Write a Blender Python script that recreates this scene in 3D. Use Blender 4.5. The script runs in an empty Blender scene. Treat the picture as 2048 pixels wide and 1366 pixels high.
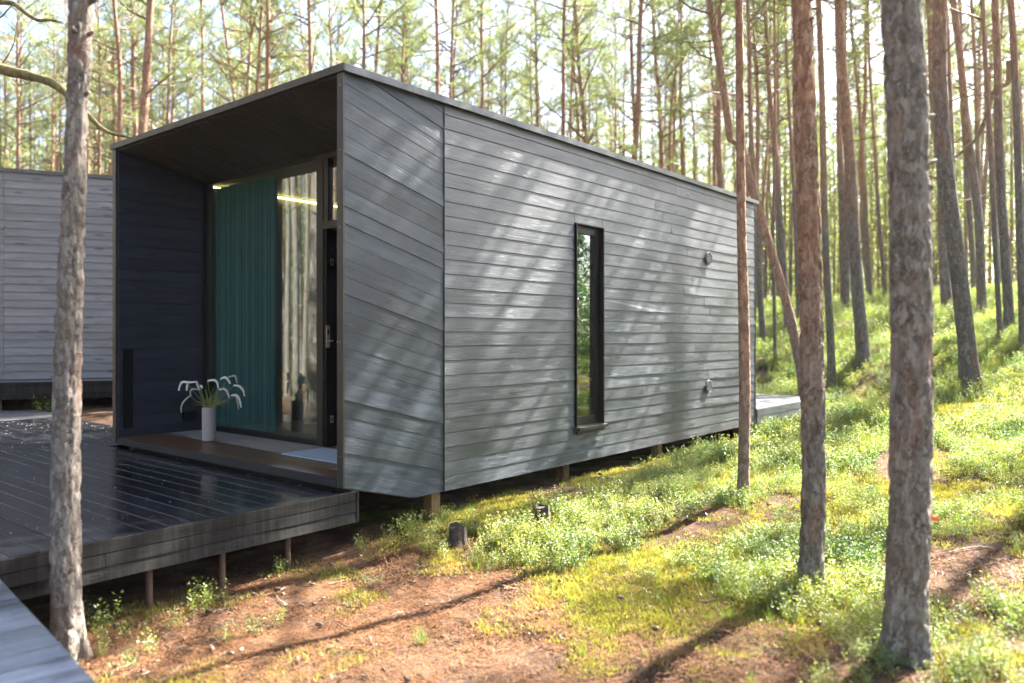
import bpy, math, random
import numpy as np
from mathutils import Vector, Matrix

random.seed(7)
RNG = np.random.default_rng(11)
scene = bpy.context.scene
C = scene.collection
PI = math.pi

# ------------------------------------------------------------------ camera, light, exposure
E = 1.65                       # eye height above the ground datum
F = 1564.0                     # focal length in photo pixels (2048 wide)
HY = 670.0                     # horizon row
cam_d = bpy.data.cameras.new('camera')
cam_d.sensor_width = 36.0
cam_d.lens = F / 2048 * 36
cam_d.shift_y = (HY - 683.0) / 2048
cam_d.clip_start = 0.05
cam_d.clip_end = 2000
cam_d.dof.use_dof = True
cam_d.dof.focus_distance = 6.9
cam_d.dof.aperture_fstop = 1.15
cam = bpy.data.objects.new('camera', cam_d)
cam.location = (0, 0, E)
cam.rotation_euler = (PI / 2, 0, 0)
C.objects.link(cam)
scene.camera = cam

SUN_AZ = math.atan2(0.785, 0.62)   # clockwise from +Y
SUN_EL = math.radians(44)
world = bpy.data.worlds.new('World')
scene.world = world
world.use_nodes = True
wn = world.node_tree
bg = wn.nodes['Background']
sky = wn.nodes.new('ShaderNodeTexSky')
sky.sky_type = 'NISHITA'
sky.sun_disc = False
sky.sun_elevation = SUN_EL
sky.sun_rotation = SUN_AZ
sky.air_density = 1.0
sky.dust_density = 3.0
sky.ozone_density = 1.0
wn.links.new(sky.outputs['Color'], bg.inputs['Color'])
bg.inputs['Strength'].default_value = 0.052

sun_d = bpy.data.lights.new('sun', 'SUN')
sun_d.energy = 5.0
sun_d.angle = math.radians(0.42)
sun_d.color = (1.0, 0.94, 0.84)
sun = bpy.data.objects.new('sun', sun_d)
sdir = Vector((math.sin(SUN_AZ) * math.cos(SUN_EL), math.cos(SUN_AZ) * math.cos(SUN_EL), math.sin(SUN_EL)))
sun.rotation_euler = sdir.to_track_quat('Z', 'Y').to_euler()
sun.location = (20, 20, 30)
C.objects.link(sun)

vs = scene.view_settings
vs.view_transform = 'Standard'
vs.look = 'None'
vs.exposure = 3.35
vs.gamma = 1.0
vs.use_curve_mapping = False
scene.render.engine = 'CYCLES'
cy = scene.cycles
cy.use_denoising = True
cy.max_bounces = 7
cy.diffuse_bounces = 3
cy.glossy_bounces = 3
cy.transmission_bounces = 3
cy.transparent_max_bounces = 8
cy.caustics_reflective = False
cy.caustics_refractive = False
cy.sample_clamp_indirect = 6.0

# ------------------------------------------------------------------ helpers
def P(x, y, Y):
    """world point seen at photo pixel (x, y) at depth Y"""
    return Vector(((x - 1024) / F * Y, Y, E + (HY - y) / F * Y))

class MB:
    """collects vertices and faces of one mesh"""
    def __init__(s):
        s.v = []; s.f = []; s.uv = []; s.mi = []
    def quad(s, pts, uvs=None, m=0):
        n = len(s.v); s.v += [tuple(p) for p in pts]
        s.f.append(tuple(range(n, n + len(pts)))); s.mi.append(m)
        s.uv += uvs if uvs else [(p[0], p[2]) for p in pts]
    def box(s, x0, x1, y0, y1, z0, z1, m=0, g=0):
        """g: grain axis for the uv (0 x, 1 y, 2 z)"""
        c = [(x, y, z) for x in (x0, x1) for y in (y0, y1) for z in (z0, z1)]
        for idx in ((0,1,3,2),(4,6,7,5),(0,4,5,1),(2,3,7,6),(0,2,6,4),(1,5,7,3)):
            pts = [c[i] for i in idx]
            uvs = []
            for p in pts:
                o = [p[k] for k in range(3) if k != g]
                uvs.append((p[g], o[0] + o[1]))
            s.quad(pts, uvs, m)
    def prism(s, poly, axis, lo, hi, m=0):
        """poly: 2D points (convex) in the two other axes, extruded along axis"""
        def mk(p, t):
            l = [p[0], p[1]]; l.insert(axis, t); return tuple(l)
        a = [mk(p, lo) for p in poly]; b = [mk(p, hi) for p in poly]
        s.quad(a[::-1], [p for p in poly[::-1]], m); s.quad(b, list(poly), m)
        n = len(poly)
        for i in range(n):
            j = (i + 1) % n
            d = math.dist(poly[i], poly[j])
            s.quad([a[i], a[j], b[j], b[i]], [(lo, 0), (lo, d), (hi, d), (hi, 0)], m)
    def tube(s, path, rads, seg=8, m=0, cap=True):
        n0 = len(s.v); path = [Vector(p) for p in path]
        up = None; L = 0
        rings = []
        for i, p in enumerate(path):
            d = (path[min(i + 1, len(path) - 1)] - path[max(i - 1, 0)])
            if d.length < 1e-9: d = Vector((0, 0, 1))
            d.normalize()
            if up is None:
                up = d.cross(Vector((0.31, 0.9, 0.2)))
                if up.length < .1: up = d.cross(Vector((1, 0, 0)))
            up = (up - d * up.dot(d)).normalized()
            w = d.cross(up)
            if i: L += (p - path[i - 1]).length
            r = rads[i] if hasattr(rads, '__len__') else rads
            rings.append((len(s.v), L, r))
            for k in range(seg):
                t = 2 * PI * k / seg
                s.v.append(tuple(p + (up * math.cos(t) + w * math.sin(t)) * r))
        for i in range(len(path) - 1):
            a, La, ra = rings[i]; b, Lb, rb = rings[i + 1]
            for k in range(seg):
                k2 = (k + 1) % seg
                s.f.append((a + k, a + k2, b + k2, b + k)); s.mi.append(m)
                cu = 2 * PI * ra / seg
                s.uv += [(La, k * cu), (La, (k + 1) * cu), (Lb, (k + 1) * cu), (Lb, k * cu)]
        if cap:
            for (a, La, ra), rev in ((rings[0], True), (rings[-1], False)):
                ids = [a + k for k in range(seg)]
                if rev: ids = ids[::-1]
                s.f.append(tuple(ids)); s.mi.append(m)
                s.uv += [(s.v[i][0], s.v[i][2]) for i in ids]
        return s
    def mesh(s, name, mats, smooth=False):
        me = bpy.data.meshes.new(name)
        me.from_pydata(s.v, [], s.f)
        uvl = me.uv_layers.new(name='UVMap')
        uvl.data.foreach_set('uv', np.array(s.uv, dtype=np.float32).ravel())
        me.polygons.foreach_set('material_index', s.mi)
        if smooth: me.polygons.foreach_set('use_smooth', [True] * len(s.f))
        for m in (mats if isinstance(mats, (list, tuple)) else [mats]): me.materials.append(m)
        me.update()
        return me

def link(name, me, parent=None, loc=None, kind=None):
    o = bpy.data.objects.new(name, me)
    C.objects.link(o)
    if parent is not None: o.parent = parent
    if loc is not None: o.location = loc
    if kind: o['kind'] = kind
    return o
def build(mb, name, mats, parent=None, smooth=False, kind=None):
    return link(name, mb.mesh(name, mats, smooth), parent, kind=kind)
def tag(o, label=None, cat=None, group=None, kind=None):
    if label: o['label'] = label
    if cat: o['category'] = cat
    if group: o['group'] = group
    if kind: o['kind'] = kind
    return o
def empty(name, loc=(0, 0, 0), rz=0.0, **k):
    o = bpy.data.objects.new(name, None)
    o.location = loc; o.rotation_euler = (0, 0, rz); o.empty_display_size = .2
    C.objects.link(o)
    return tag(o, **k)

def tri_mesh(name, V, mats, mi=None):
    """V: (n,3,3) array of loose triangles"""
    n = len(V)
    me = bpy.data.meshes.new(name)
    me.vertices.add(n * 3); me.loops.add(n * 3); me.polygons.add(n)
    me.vertices.foreach_set('co', np.asarray(V, dtype=np.float32).ravel())
    me.loops.foreach_set('vertex_index', np.arange(n * 3, dtype=np.int32))
    me.polygons.foreach_set('loop_start', np.arange(0, n * 3, 3, dtype=np.int32))
    if mi is not None: me.polygons.foreach_set('material_index', np.asarray(mi, dtype=np.int32))
    for m in (mats if isinstance(mats, (list, tuple)) else [mats]): me.materials.append(m)
    me.update(calc_edges=True)
    return me

# vectorised value noise
_T = np.random.default_rng(5).random((64, 64, 64)).astype(np.float32)
def vn(x, y, z=0.0):
    x = np.asarray(x, dtype=np.float64); y = np.asarray(y, dtype=np.float64); z = np.asarray(z, dtype=np.float64) + 0 * x
    xi = np.floor(x).astype(int); yi = np.floor(y).astype(int); zi = np.floor(z).astype(int)
    fx = x - xi; fy = y - yi; fz = z - zi
    fx = fx * fx * (3 - 2 * fx); fy = fy * fy * (3 - 2 * fy); fz = fz * fz * (3 - 2 * fz)
    g = lambda a, b, c: _T[(xi + a) & 63, (yi + b) & 63, (zi + c) & 63]
    l = lambda a, b, t: a + (b - a) * t
    return l(l(l(g(0,0,0), g(1,0,0), fx), l(g(0,1,0), g(1,1,0), fx), fy),
             l(l(g(0,0,1), g(1,0,1), fx), l(g(0,1,1), g(1,1,1), fx), fy), fz)
def fbm(x, y, z=0.0, o=3):
    s = 0; a = .5; x = np.asarray(x, dtype=float); y = np.asarray(y, dtype=float); z = np.asarray(z, dtype=float)
    for i in range(o):
        s = s + a * vn(x * 2**i + 17.3 * i, y * 2**i + 5.1 * i, z * 2**i); a *= .5
    return s / (1 - .5**o)

# ------------------------------------------------------------------ materials
def nodes(name):
    m = bpy.data.materials.new(name); m.use_nodes = True
    nt = m.node_tree
    return m, nt, nt.nodes['Principled BSDF'], nt.nodes['Material Output']
def N(nt, t, **k):
    n = nt.nodes.new(t)
    for a, b in k.items():
        if a.startswith('i_'):
            n.inputs[int(a[2:])].default_value = b
        else: setattr(n, a, b)
    return n
def ramp(nt, src, stops, interp='LINEAR'):
    r = nt.nodes.new('ShaderNodeValToRGB'); r.color_ramp.interpolation = interp
    els = r.color_ramp.elements
    while len(els) > 1: els.remove(els[0])
    els[0].position = stops[0][0]; els[0].color = (*stops[0][1], 1)
    for p, c in stops[1:]:
        e = els.new(p); e.color = (*c, 1)
    nt.links.new(src, r.inputs[0]); return r.outputs[0]
def g3(v): return (v, v, v)
def mix(nt, f, a, b, mode='MIX'):
    n = nt.nodes.new('ShaderNodeMix'); n.data_type = 'RGBA'; n.blend_type = mode
    for i, s in ((0, f), (6, a), (7, b)):
        if isinstance(s, (int, float)): n.inputs[i].default_value = s
        elif isinstance(s, tuple): n.inputs[i].default_value = (*s, 1) if len(s) == 3 else s
        else: nt.links.new(s, n.inputs[i])
    return n.outputs[2]
def mathn(nt, op, a, b=0.0, c=None):
    n = nt.nodes.new('ShaderNodeMath'); n.operation = op
    for i, s in enumerate((a, b, c)):
        if s is None: continue
        if isinstance(s, (int, float)): n.inputs[i].default_value = s
        else: nt.links.new(s, n.inputs[i])
    return n.outputs[0]
def mapping(nt, src, sc, loc=None):
    m = nt.nodes.new('ShaderNodeMapping'); m.inputs['Scale'].default_value = sc
    nt.links.new(src, m.inputs[0])
    if loc is not None: nt.links.new(loc, m.inputs[1])
    return m.outputs[0]
def noise(nt, vec, scale, detail=4, rough=.55, dist=0.0, out=0):
    n = nt.nodes.new('ShaderNodeTexNoise'); n.inputs['Scale'].default_value = scale
    n.inputs['Detail'].default_value = detail; n.inputs['Roughness'].default_value = rough
    n.inputs['Distortion'].default_value = dist
    nt.links.new(vec, n.inputs['Vector']); return n.outputs[out]
def bump(nt, h, strength, dist, nrm=None):
    b = nt.nodes.new('ShaderNodeBump'); b.inputs['Strength'].default_value = strength
    b.inputs['Distance'].default_value = dist; nt.links.new(h, b.inputs['Height'])
    if nrm is not None: nt.links.new(nrm, b.inputs['Normal'])
    return b.outputs[0]

def wood(name, dark, mid, light, rough=(.45, .7), wear=.35, vary=.35, bumpd=.0015, streak=False, spec=.5, grain_c=1.0, specks=0.0):
    """stained sawn board; uv u runs along the grain in metres"""
    m, nt, bs, out = nodes(name)
    uv = N(nt, 'ShaderNodeUVMap').outputs[0]
    info = N(nt, 'ShaderNodeObjectInfo')
    off = N(nt, 'ShaderNodeCombineXYZ')
    r = info.outputs['Random']
    nt.links.new(mathn(nt, 'MULTIPLY', r, 37.0), off.inputs[0])
    nt.links.new(mathn(nt, 'MULTIPLY', r, 91.0), off.inputs[1])
    v = mapping(nt, uv, (1, 1, 1), off.outputs[0])
    fine = noise(nt, mapping(nt, v, (3.0, 90, 1)), 1.0, 6, .6, .4)
    broad = noise(nt, mapping(nt, v, (.9, 7, 1)), 1.0, 4, .6, 1.0)
    blot = noise(nt, mapping(nt, v, (2.5, 6, 1)), 1.0, 5, .65)
    base = ramp(nt, mix(nt, .5, fine, broad), [(.36, dark), (.5, mid), (.64, light)])
    # knots
    vo = N(nt, 'ShaderNodeTexVoronoi'); vo.inputs['Scale'].default_value = 1.0
    nt.links.new(mapping(nt, v, (2.2, 9.0, 1)), vo.inputs['Vector'])
    kn = ramp(nt, vo.outputs['Distance'], [(.0, g3(1)), (.13, g3(.9)), (.22, g3(0))])
    base = mix(nt, mathn(nt, 'MULTIPLY', kn, .75), base, tuple(c * .45 for c in dark))
    # pale raised-grain wear
    w = ramp(nt, noise(nt, mapping(nt, v, (3.2, 30, 1)), 1.0, 9, .8, 1.0), [(.54, g3(0)), (.66, g3(1))])
    w2 = ramp(nt, blot, [(.42, g3(0)), (.68, g3(1))])
    wf = mathn(nt, 'MULTIPLY', mathn(nt, 'MULTIPLY', w, w2), wear)
    base = mix(nt, wf, base, tuple(min(1, c * 2.4 + .03) for c in light))
    if streak:
        sv = mapping(nt, uv, (45, 1.6, 1))
        st = ramp(nt, noise(nt, sv, 1.0, 5, .7), [(.45, g3(0)), (.66, g3(1))])
        base = mix(nt, mathn(nt, 'MULTIPLY', st, .45), base, tuple(min(1, c * 2.2 + .01) for c in light))
    if specks:
        sp = ramp(nt, noise(nt, mapping(nt, v, (60, 60, 1)), 1.0, 2, .5), [(.70, g3(0)), (.74, g3(1))])
        base = mix(nt, mathn(nt, 'MULTIPLY', sp, specks), base, (.45, .42, .36))
    hv = mathn(nt, 'ADD', mathn(nt, 'MULTIPLY', r, 2 * vary), 1 - vary)
    hs = N(nt, 'ShaderNodeHueSaturation'); nt.links.new(hv, hs.inputs['Value']); nt.links.new(base, hs.inputs['Color'])
    nt.links.new(hs.outputs[0], bs.inputs['Base Color'])
    rr = ramp(nt, blot, [(.3, g3(rough[0])), (.7, g3(rough[1]))])
    nt.links.new(rr, bs.inputs['Roughness'])
    bs.inputs['Specular IOR Level'].default_value = spec
    hh = mathn(nt, 'ADD', fine, mathn(nt, 'MULTIPLY', w, .6))
    nt.links.new(bump(nt, hh, .7, bumpd), bs.inputs['Normal'])
    return m

M = {}
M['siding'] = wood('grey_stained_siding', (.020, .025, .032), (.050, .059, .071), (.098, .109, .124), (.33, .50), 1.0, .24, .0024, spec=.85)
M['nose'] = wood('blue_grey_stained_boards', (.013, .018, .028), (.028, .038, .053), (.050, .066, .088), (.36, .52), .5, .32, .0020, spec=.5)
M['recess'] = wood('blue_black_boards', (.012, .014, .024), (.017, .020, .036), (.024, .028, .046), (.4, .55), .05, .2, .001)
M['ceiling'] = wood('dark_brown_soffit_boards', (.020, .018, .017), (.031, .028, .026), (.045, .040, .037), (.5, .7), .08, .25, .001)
M['deck'] = wood('wet_black_deck_boards', (.007, .008, .011), (.013, .014, .019), (.022, .024, .030), (.09, .20), .06, .4, .0004, specks=.12, spec=.33)
M['walk'] = wood('wet_blue_black_walkway_boards', (.008, .011, .019), (.014, .019, .032), (.024, .030, .048), (.14, .26), .03, .3, .001, specks=.2)
M['fascia'] = wood('weathered_deck_fascia', (.006, .0055, .005), (.011, .0105, .010), (.021, .020, .019), (.6, .8), .4, .3, .0025, streak=True, spec=.2)
M['fardeck'] = wood('grey_far_deck_boards', (.06, .062, .07), (.10, .105, .12), (.16, .165, .18), (.35, .5), .3, .25, .002)
M['neighbour'] = wood('pale_grey_siding', (.145, .148, .155), (.195, .198, .207), (.245, .248, .258), (.55, .75), .05, .10, .0012)
M['postwood'] = wood('brown_timber_post', (.10, .055, .025), (.17, .095, .045), (.24, .14, .07), (.6, .8), .1, .2, .002)
M['paledoor'] = wood('pale_door_edge', (.35, .30, .22), (.45, .40, .31), (.55, .5, .4), (.4, .5), .1, .1, .0005)

def plain(name, col, rough=.5, metal=0.0, spec=.5, nscale=0, namt=.15, bd=0):
    m, nt, bs, out = nodes(name)
    bs.inputs['Base Color'].default_value = (*col, 1)
    bs.inputs['Roughness'].default_value = rough
    bs.inputs['Metallic'].default_value = metal
    bs.inputs['Specular IOR Level'].default_value = spec
    tc = N(nt, 'ShaderNodeTexCoord').outputs['Object']
    f = noise(nt, tc, nscale or 8, 5, .6)
    c = ramp(nt, f, [(.3, tuple(x * (1 - namt) for x in col)), (.7, tuple(min(1, x * (1 + namt)) for x in col))])
    nt.links.new(c, bs.inputs['Base Color'])
    if bd: nt.links.new(bump(nt, f, .5, bd), bs.inputs['Normal'])
    return m
M['core'] = plain('dark_wall_core', (.02, .02, .021), .8)
M['frame'] = plain('black_window_frame', (.009, .009, .009), .4, spec=.3)
M['framebrown'] = plain('bronze_door_frame', (.020, .018, .016), .4, spec=.3)
M['metal'] = plain('grey_flashing_metal', (.095, .10, .107), .42, .6, nscale=14, namt=.25)
M['metaldark'] = plain('dark_trim_metal', (.045, .043, .04), .4, .4, nscale=10, namt=.3)
M['trim'] = plain('corner_trim_metal', (.042, .042, .041), .38, .4, nscale=3, namt=.35)
M['steel'] = plain('brushed_steel', (.55, .53, .5), .3, .9)
M['screw'] = plain('screw_head', (.25, .24, .22), .4, .8)
M['room'] = plain('interior_lining', (.10, .085, .07), .7)
M['roomfloor'] = plain('interior_floor', (.16, .13, .10), .5)
M['ceramic'] = plain('grey_ceramic', (.34, .30, .28), .65, nscale=90, namt=.1, bd=.0006)
M['mat'] = plain('doormat_fabric', (.36, .42, .50), .95, nscale=120, namt=.2, bd=.002)
M['rust'] = plain('rusty_steel_pile', (.13, .075, .05), .7, .2, nscale=25, namt=.4, bd=.002)
M['orange'] = plain('orange_marker', (.85, .13, .02), .5)
M['vent'] = plain('aluminium_vent', (.13, .135, .14), .5, .3)
M['black'] = plain('black_plastic', (.005, .005, .006), .6, spec=.2)
M['roofing'] = plain('roof_felt', (.05, .052, .05), .9, nscale=5, namt=.4)

# curtain
m, nt, bs, out = nodes('teal_curtain')
tcw = N(nt, 'ShaderNodeTexCoord').outputs['Object']
cc = ramp(nt, noise(nt, mapping(nt, tcw, (60, 60, 3)), 1, 4, .6), [(.3, (.05, .125, .125)), (.7, (.08, .185, .18))])
nt.links.new(cc, bs.inputs['Base Color']); bs.inputs['Roughness'].default_value = .85
bs.inputs['Sheen Weight'].default_value = .3
M['curtain'] = m

# lit LED strip
m, nt, bs, out = nodes('led_strip_light')
em = N(nt, 'ShaderNodeEmission'); em.inputs[0].default_value = (1.0, .72, .22, 1); em.inputs[1].default_value = 3.5
nt.links.new(em.outputs[0], out.inputs[0]); M['led'] = m

def glass(name, refl, tint):
    m, nt, bs, out = nodes(name)
    tr = N(nt, 'ShaderNodeBsdfTransparent'); tr.inputs[0].default_value = (*tint, 1)
    gl = N(nt, 'ShaderNodeBsdfGlossy'); gl.inputs[0].default_value = (.93, .97, .98, 1); gl.inputs['Roughness'].default_value = .0
    tc = N(nt, 'ShaderNodeTexCoord').outputs['Object']
    wob = bump(nt, noise(nt, tc, .8, 0, .5), .004, .01)
    nt.links.new(wob, gl.inputs['Normal'])
    lw = N(nt, 'ShaderNodeLayerWeight'); lw.inputs[0].default_value = .5
    f = mathn(nt, 'MULTIPLY_ADD', mathn(nt, 'POWER', lw.outputs['Facing'], 5.0), 1 - refl, refl); f = mathn(nt, 'MINIMUM', f, 1.0)
    mx = N(nt, 'ShaderNodeMixShader')
    nt.links.new(f, mx.inputs[0]); nt.links.new(tr.outputs[0], mx.inputs[1]); nt.links.new(gl.outputs[0], mx.inputs[2])
    nt.links.new(mx.outputs[0], out.inputs[0]); return m
M['glass'] = glass('coated_window_glass', .14, (.82, .95, .93))
M['glass2'] = glass('side_window_glass', .20, (.6, .7, .68))

# terrace: pale dry boards, dark orange-brown where rain reached them
m, nt, bs, out = nodes('terrace_boards_half_wet')
tc = N(nt, 'ShaderNodeTexCoord').outputs['Object']
uv = N(nt, 'ShaderNodeUVMap').outputs[0]
sep = N(nt, 'ShaderNodeSeparateXYZ'); nt.links.new(tc, sep.inputs[0])
n1 = noise(nt, mapping(nt, tc, (9, 2.2, 1)), 1, 4, .6)
# wetness edge: a = .42 + .. ; grows near the door end
edge = mathn(nt, 'MULTIPLY_ADD', n1, .30, .36)
# x local = distance from the front; wet where x < edge
wet = mathn(nt, 'SUBTRACT', edge, mathn(nt, 'MULTIPLY', sep.outputs[0], 1.0))
wet = ramp(nt, mathn(nt, 'ADD', wet, .5), [(.49, g3(0)), (.53, g3(1))])
damp = ramp(nt, noise(nt, mapping(nt, tc, (7, 1.2, 1)), 1, 3, .5), [(.50, g3(0)), (.62, g3(1))])
near_door = ramp(nt, sep.outputs[1], [(.1, g3(0)), (.3, g3(.8)), (1.0, g3(.8)), (1.5, g3(0))])
wet = mathn(nt, 'MULTIPLY', wet, mathn(nt, 'SUBTRACT', 1.0, mathn(nt, 'MULTIPLY', near_door, damp)))
grain = noise(nt, mapping(nt, uv, (3, 80, 1)), 1, 6, .65)
dry = ramp(nt, grain, [(.3, (.17, .15, .125)), (.7, (.31, .28, .24))])
wetc = ramp(nt, grain, [(.3, (.04, .019, .010)), (.7, (.135, .064, .030))])
nt.links.new(mix(nt, wet, dry, wetc), bs.inputs['Base Color'])
nt.links.new(ramp(nt, wet, [(0, g3(.75)), (1, g3(.35))]), bs.inputs['Roughness'])
nt.links.new(bump(nt, grain, .4, .001), bs.inputs['Normal'])
M['terrace'] = m

def bark(name, sc, near, orange_from=4.5, lichen=.5, grey=1.0, cells=30):
    """scots pine bark: grey-brown plates low down, flaky orange higher up"""
    m, nt, bs, out = nodes(name)
    tc = N(nt, 'ShaderNodeTexCoord').outputs['Object']
    info = N(nt, 'ShaderNodeObjectInfo')
    off = N(nt, 'ShaderNodeCombineXYZ'); nt.links.new(mathn(nt, 'MULTIPLY', info.outputs['Random'], 23.0), off.inputs[2])
    v = mapping(nt, tc, (sc, sc, 1), off.outputs[0])
    wv = N(nt, 'ShaderNodeVectorMath'); wv.operation = 'MULTIPLY_ADD'
    nt.links.new(noise(nt, v, 14, 3, .6, out=1), wv.inputs[0]); wv.inputs[1].default_value = (.09, .09, .16); nt.links.new(v, wv.inputs[2])
    vo = N(nt, 'ShaderNodeTexVoronoi'); vo.feature = 'DISTANCE_TO_EDGE'
    vm = mapping(nt, wv.outputs[0], (1, 1, .30))
    nt.links.new(vm, vo.inputs['Vector']); vo.inputs['Scale'].default_value = cells
    vc = N(nt, 'ShaderNodeTexVoronoi'); nt.links.new(vm, vc.inputs['Vector']); vc.inputs['Scale'].default_value = cells
    gap = ramp(nt, noise(nt, v, 11, 4, .65), [(.42, g3(0)), (.62, g3(1))])      # creases fade out in places
    crack = ramp(nt, mathn(nt, 'ADD', vo.outputs['Distance'], mathn(nt, 'MULTIPLY_ADD', noise(nt, v, 90, 4, .7), .25, mathn(nt, 'MULTIPLY_ADD', gap, .12, -.11))), [(.0, g3(0)), (.14, g3(1))])
    f1 = noise(nt, mapping(nt, v, (34, 34, 14)), 1, 8, .8)
    big = noise(nt, mapping(nt, v, (7, 7, 2.2)), 1, 4, .6)
    sepc = N(nt, 'ShaderNodeSeparateColor'); nt.links.new(vc.outputs['Color'], sepc.inputs[0])
    g = grey
    g = grey = grey * .88
    low = ramp(nt, mix(nt, .28, f1, sepc.outputs[0]), [(.28, (.10 * g, .082 * g, .068 * g)), (.5, (.175 * g, .152 * g, .132 * g)), (.72, (.28 * g, .255 * g, .23 * g))])
    rust = ramp(nt, f1, [(.3, (.15, .075, .05)), (.7, (.30, .16, .11))])
    up = ramp(nt, mix(nt, .4, f1, sepc.outputs[1]), [(.25, (.21, .11, .065)), (.55, (.35, .20, .13)), (.8, (.48, .33, .23))])
    low = mix(nt, ramp(nt, big, [(.54, g3(0)), (.66, g3(.5))]), low, rust)
    sp = N(nt, 'ShaderNodeSeparateXYZ'); nt.links.new(tc, sp.inputs[0])
    hz = mathn(nt, 'MULTIPLY_ADD', big, 3.0, mathn(nt, 'SUBTRACT', sp.outputs[2], orange_from + 1.5))
    hz = mathn(nt, 'ADD', hz, mathn(nt, 'MULTIPLY', info.outputs['Random'], 1.6))
    hf = ramp(nt, mathn(nt, 'MULTIPLY_ADD', hz, .33, .3), [(.1, g3(0)), (.9, g3(1))])
    col = mix(nt, hf, low, up)
    li = ramp(nt, noise(nt, mapping(nt, v, (26, 26, 20)), 1, 4, .55), [(.60, g3(0)), (.66, g3(1))])
    lm = mathn(nt, 'MULTIPLY', mathn(nt, 'SUBTRACT', 1.0, hf), lichen)
    col = mix(nt, mathn(nt, 'MULTIPLY', li, lm), col, (.36, .38, .30))
    col = mix(nt, mathn(nt, 'MULTIPLY', mathn(nt, 'SUBTRACT', 1.0, crack), .5), col, (.035, .024, .019))
    nt.links.new(col, bs.inputs['Base Color'])
    bs.inputs['Roughness'].default_value = .85
    bs.inputs['Specular IOR Level'].default_value = .25
    h = mathn(nt, 'ADD', mathn(nt, 'MULTIPLY', crack, .7), mathn(nt, 'MULTIPLY', f1, .6))
    nt.links.new(bump(nt, h, .9 if near else .8, .012 if near else .02), bs.inputs['Normal'])
    return m
M['bark'] = bark('pine_bark', .12, False, 4.6, .3, .95)
M['barknear'] = bark('near_pine_bark', 1.0, True, 5.2, .28, 1.3, 44)
M['barkred'] = bark('near_red_pine_bark', 1.0, True, 1.5, .25, 1.15, 44)
M['barkbig'] = bark('pale_sunlit_pine_bark', .25, False, 7.0, .5, 1.25)
M['branch'] = plain('pine_branch_bark', (.19, .125, .08), .85, nscale=12, namt=.4)
m, nt, bs, out = nodes('mossy_branch_bark')
tc = N(nt, 'ShaderNodeTexCoord').outputs['Object']
f = noise(nt, tc, 16, 6, .7)
nt.links.new(ramp(nt, f, [(.3, (.06, .05, .03)), (.5, (.20, .17, .07)), (.7, (.33, .31, .12))]), bs.inputs['Base Color'])
nt.links.new(bump(nt, f, 1, .03), bs.inputs['Normal']); bs.inputs['Roughness'].default_value = .9
M['mossbranch'] = m

def leafmat(name, c1, c2, tr=.5, gloss=.06, scale=.6, rough=.4, patch=None):
    m, nt, bs, out = nodes(name)
    nt.nodes.remove(bs)
    geo = N(nt, 'ShaderNodeNewGeometry')
    info = N(nt, 'ShaderNodeObjectInfo')
    r = mathn(nt, 'MULTIPLY_ADD', geo.outputs['Random Per Island'], .7, mathn(nt, 'MULTIPLY', info.outputs['Random'], .3))
    col = ramp(nt, r, [(0, c1), (1, c2)])
    if patch:
        pn = noise(nt, geo.outputs['Position'], 1.7, 5, .65)
        pt = ramp(nt, pn, [(.35, patch[0]), (.5, (1, 1, 1)), (.66, patch[1])])
        col = mix(nt, 1.0, col, pt, 'MULTIPLY')
    d = N(nt, 'ShaderNodeBsdfDiffuse'); nt.links.new(col, d.inputs[0])
    t = N(nt, 'ShaderNodeBsdfTranslucent')
    hs = mix(nt, 1.0, col, (1.5, 1.6, .8), 'MULTIPLY'); nt.links.new(hs, t.inputs[0])
    mx = N(nt, 'ShaderNodeMixShader'); mx.inputs[0].default_value = tr
    nt.links.new(d.outputs[0], mx.inputs[1]); nt.links.new(t.outputs[0], mx.inputs[2])
    gl = N(nt, 'ShaderNodeBsdfGlossy'); gl.inputs['Roughness'].default_value = rough; gl.inputs[0].default_value = (.9, .95, .9, 1)
    m2 = N(nt, 'ShaderNodeMixShader'); m2.inputs[0].default_value = gloss
    nt.links.new(mx.outputs[0], m2.inputs[1]); nt.links.new(gl.outputs[0], m2.inputs[2])
    nt.links.new(m2.outputs[0], out.inputs[0])
    return m
M['needle'] = leafmat('pine_needles', (.095, .125, .038), (.19, .225, .075), .52, .08)
M['needlefar'] = leafmat('distant_pine_needles', (.11, .14, .045), (.20, .23, .09), .52, .04)
M['leaf'] = leafmat('bilberry_leaves', (.075, .120, .022), (.28, .31, .09), .45, .05, rough=.5, patch=((.42, .62, .60), (1.35, 1.12, .9)))
M['leafdark'] = leafmat('young_bush_leaves', (.03, .09, .03), (.07, .16, .05), .4, .12)
M['moss'] = leafmat('yellow_green_moss', (.17, .17, .03), (.36, .32, .085), .35, .03, patch=((.6, .6, .6), (1.2, 1.05, 1.0)))
M['grass'] = leafmat('grass_blades', (.10, .15, .02), (.22, .27, .05), .45, .06)
M['litter'] = leafmat('fallen_needles', (.06, .028, .016), (.34, .17, .085), .1, .04)
M['debris'] = leafmat('bark_flakes_and_cones', (.028, .018, .013), (.20, .135, .095), .02, .03)
M['twig'] = plain('dead_twig', (.22, .17, .13), .9, nscale=30, namt=.4)
M['stem'] = leafmat('green_stems', (.16, .20, .03), (.28, .30, .06), .3, .08)
M['spike'] = plain('white_fluffy_spike', (.72, .70, .66), .9, nscale=160, namt=.15, bd=.004)
M['spikegrey'] = plain('grey_green_spike', (.36, .36, .28), .9, nscale=160, namt=.2, bd=.004)
M['stump'] = plain('dark_stump_bark', (.075, .058, .046), .95, nscale=40, namt=.5, bd=.01)
M['cutwood'] = plain('old_cut_wood', (.10, .085, .07), .9, nscale=20, namt=.4)

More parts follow.
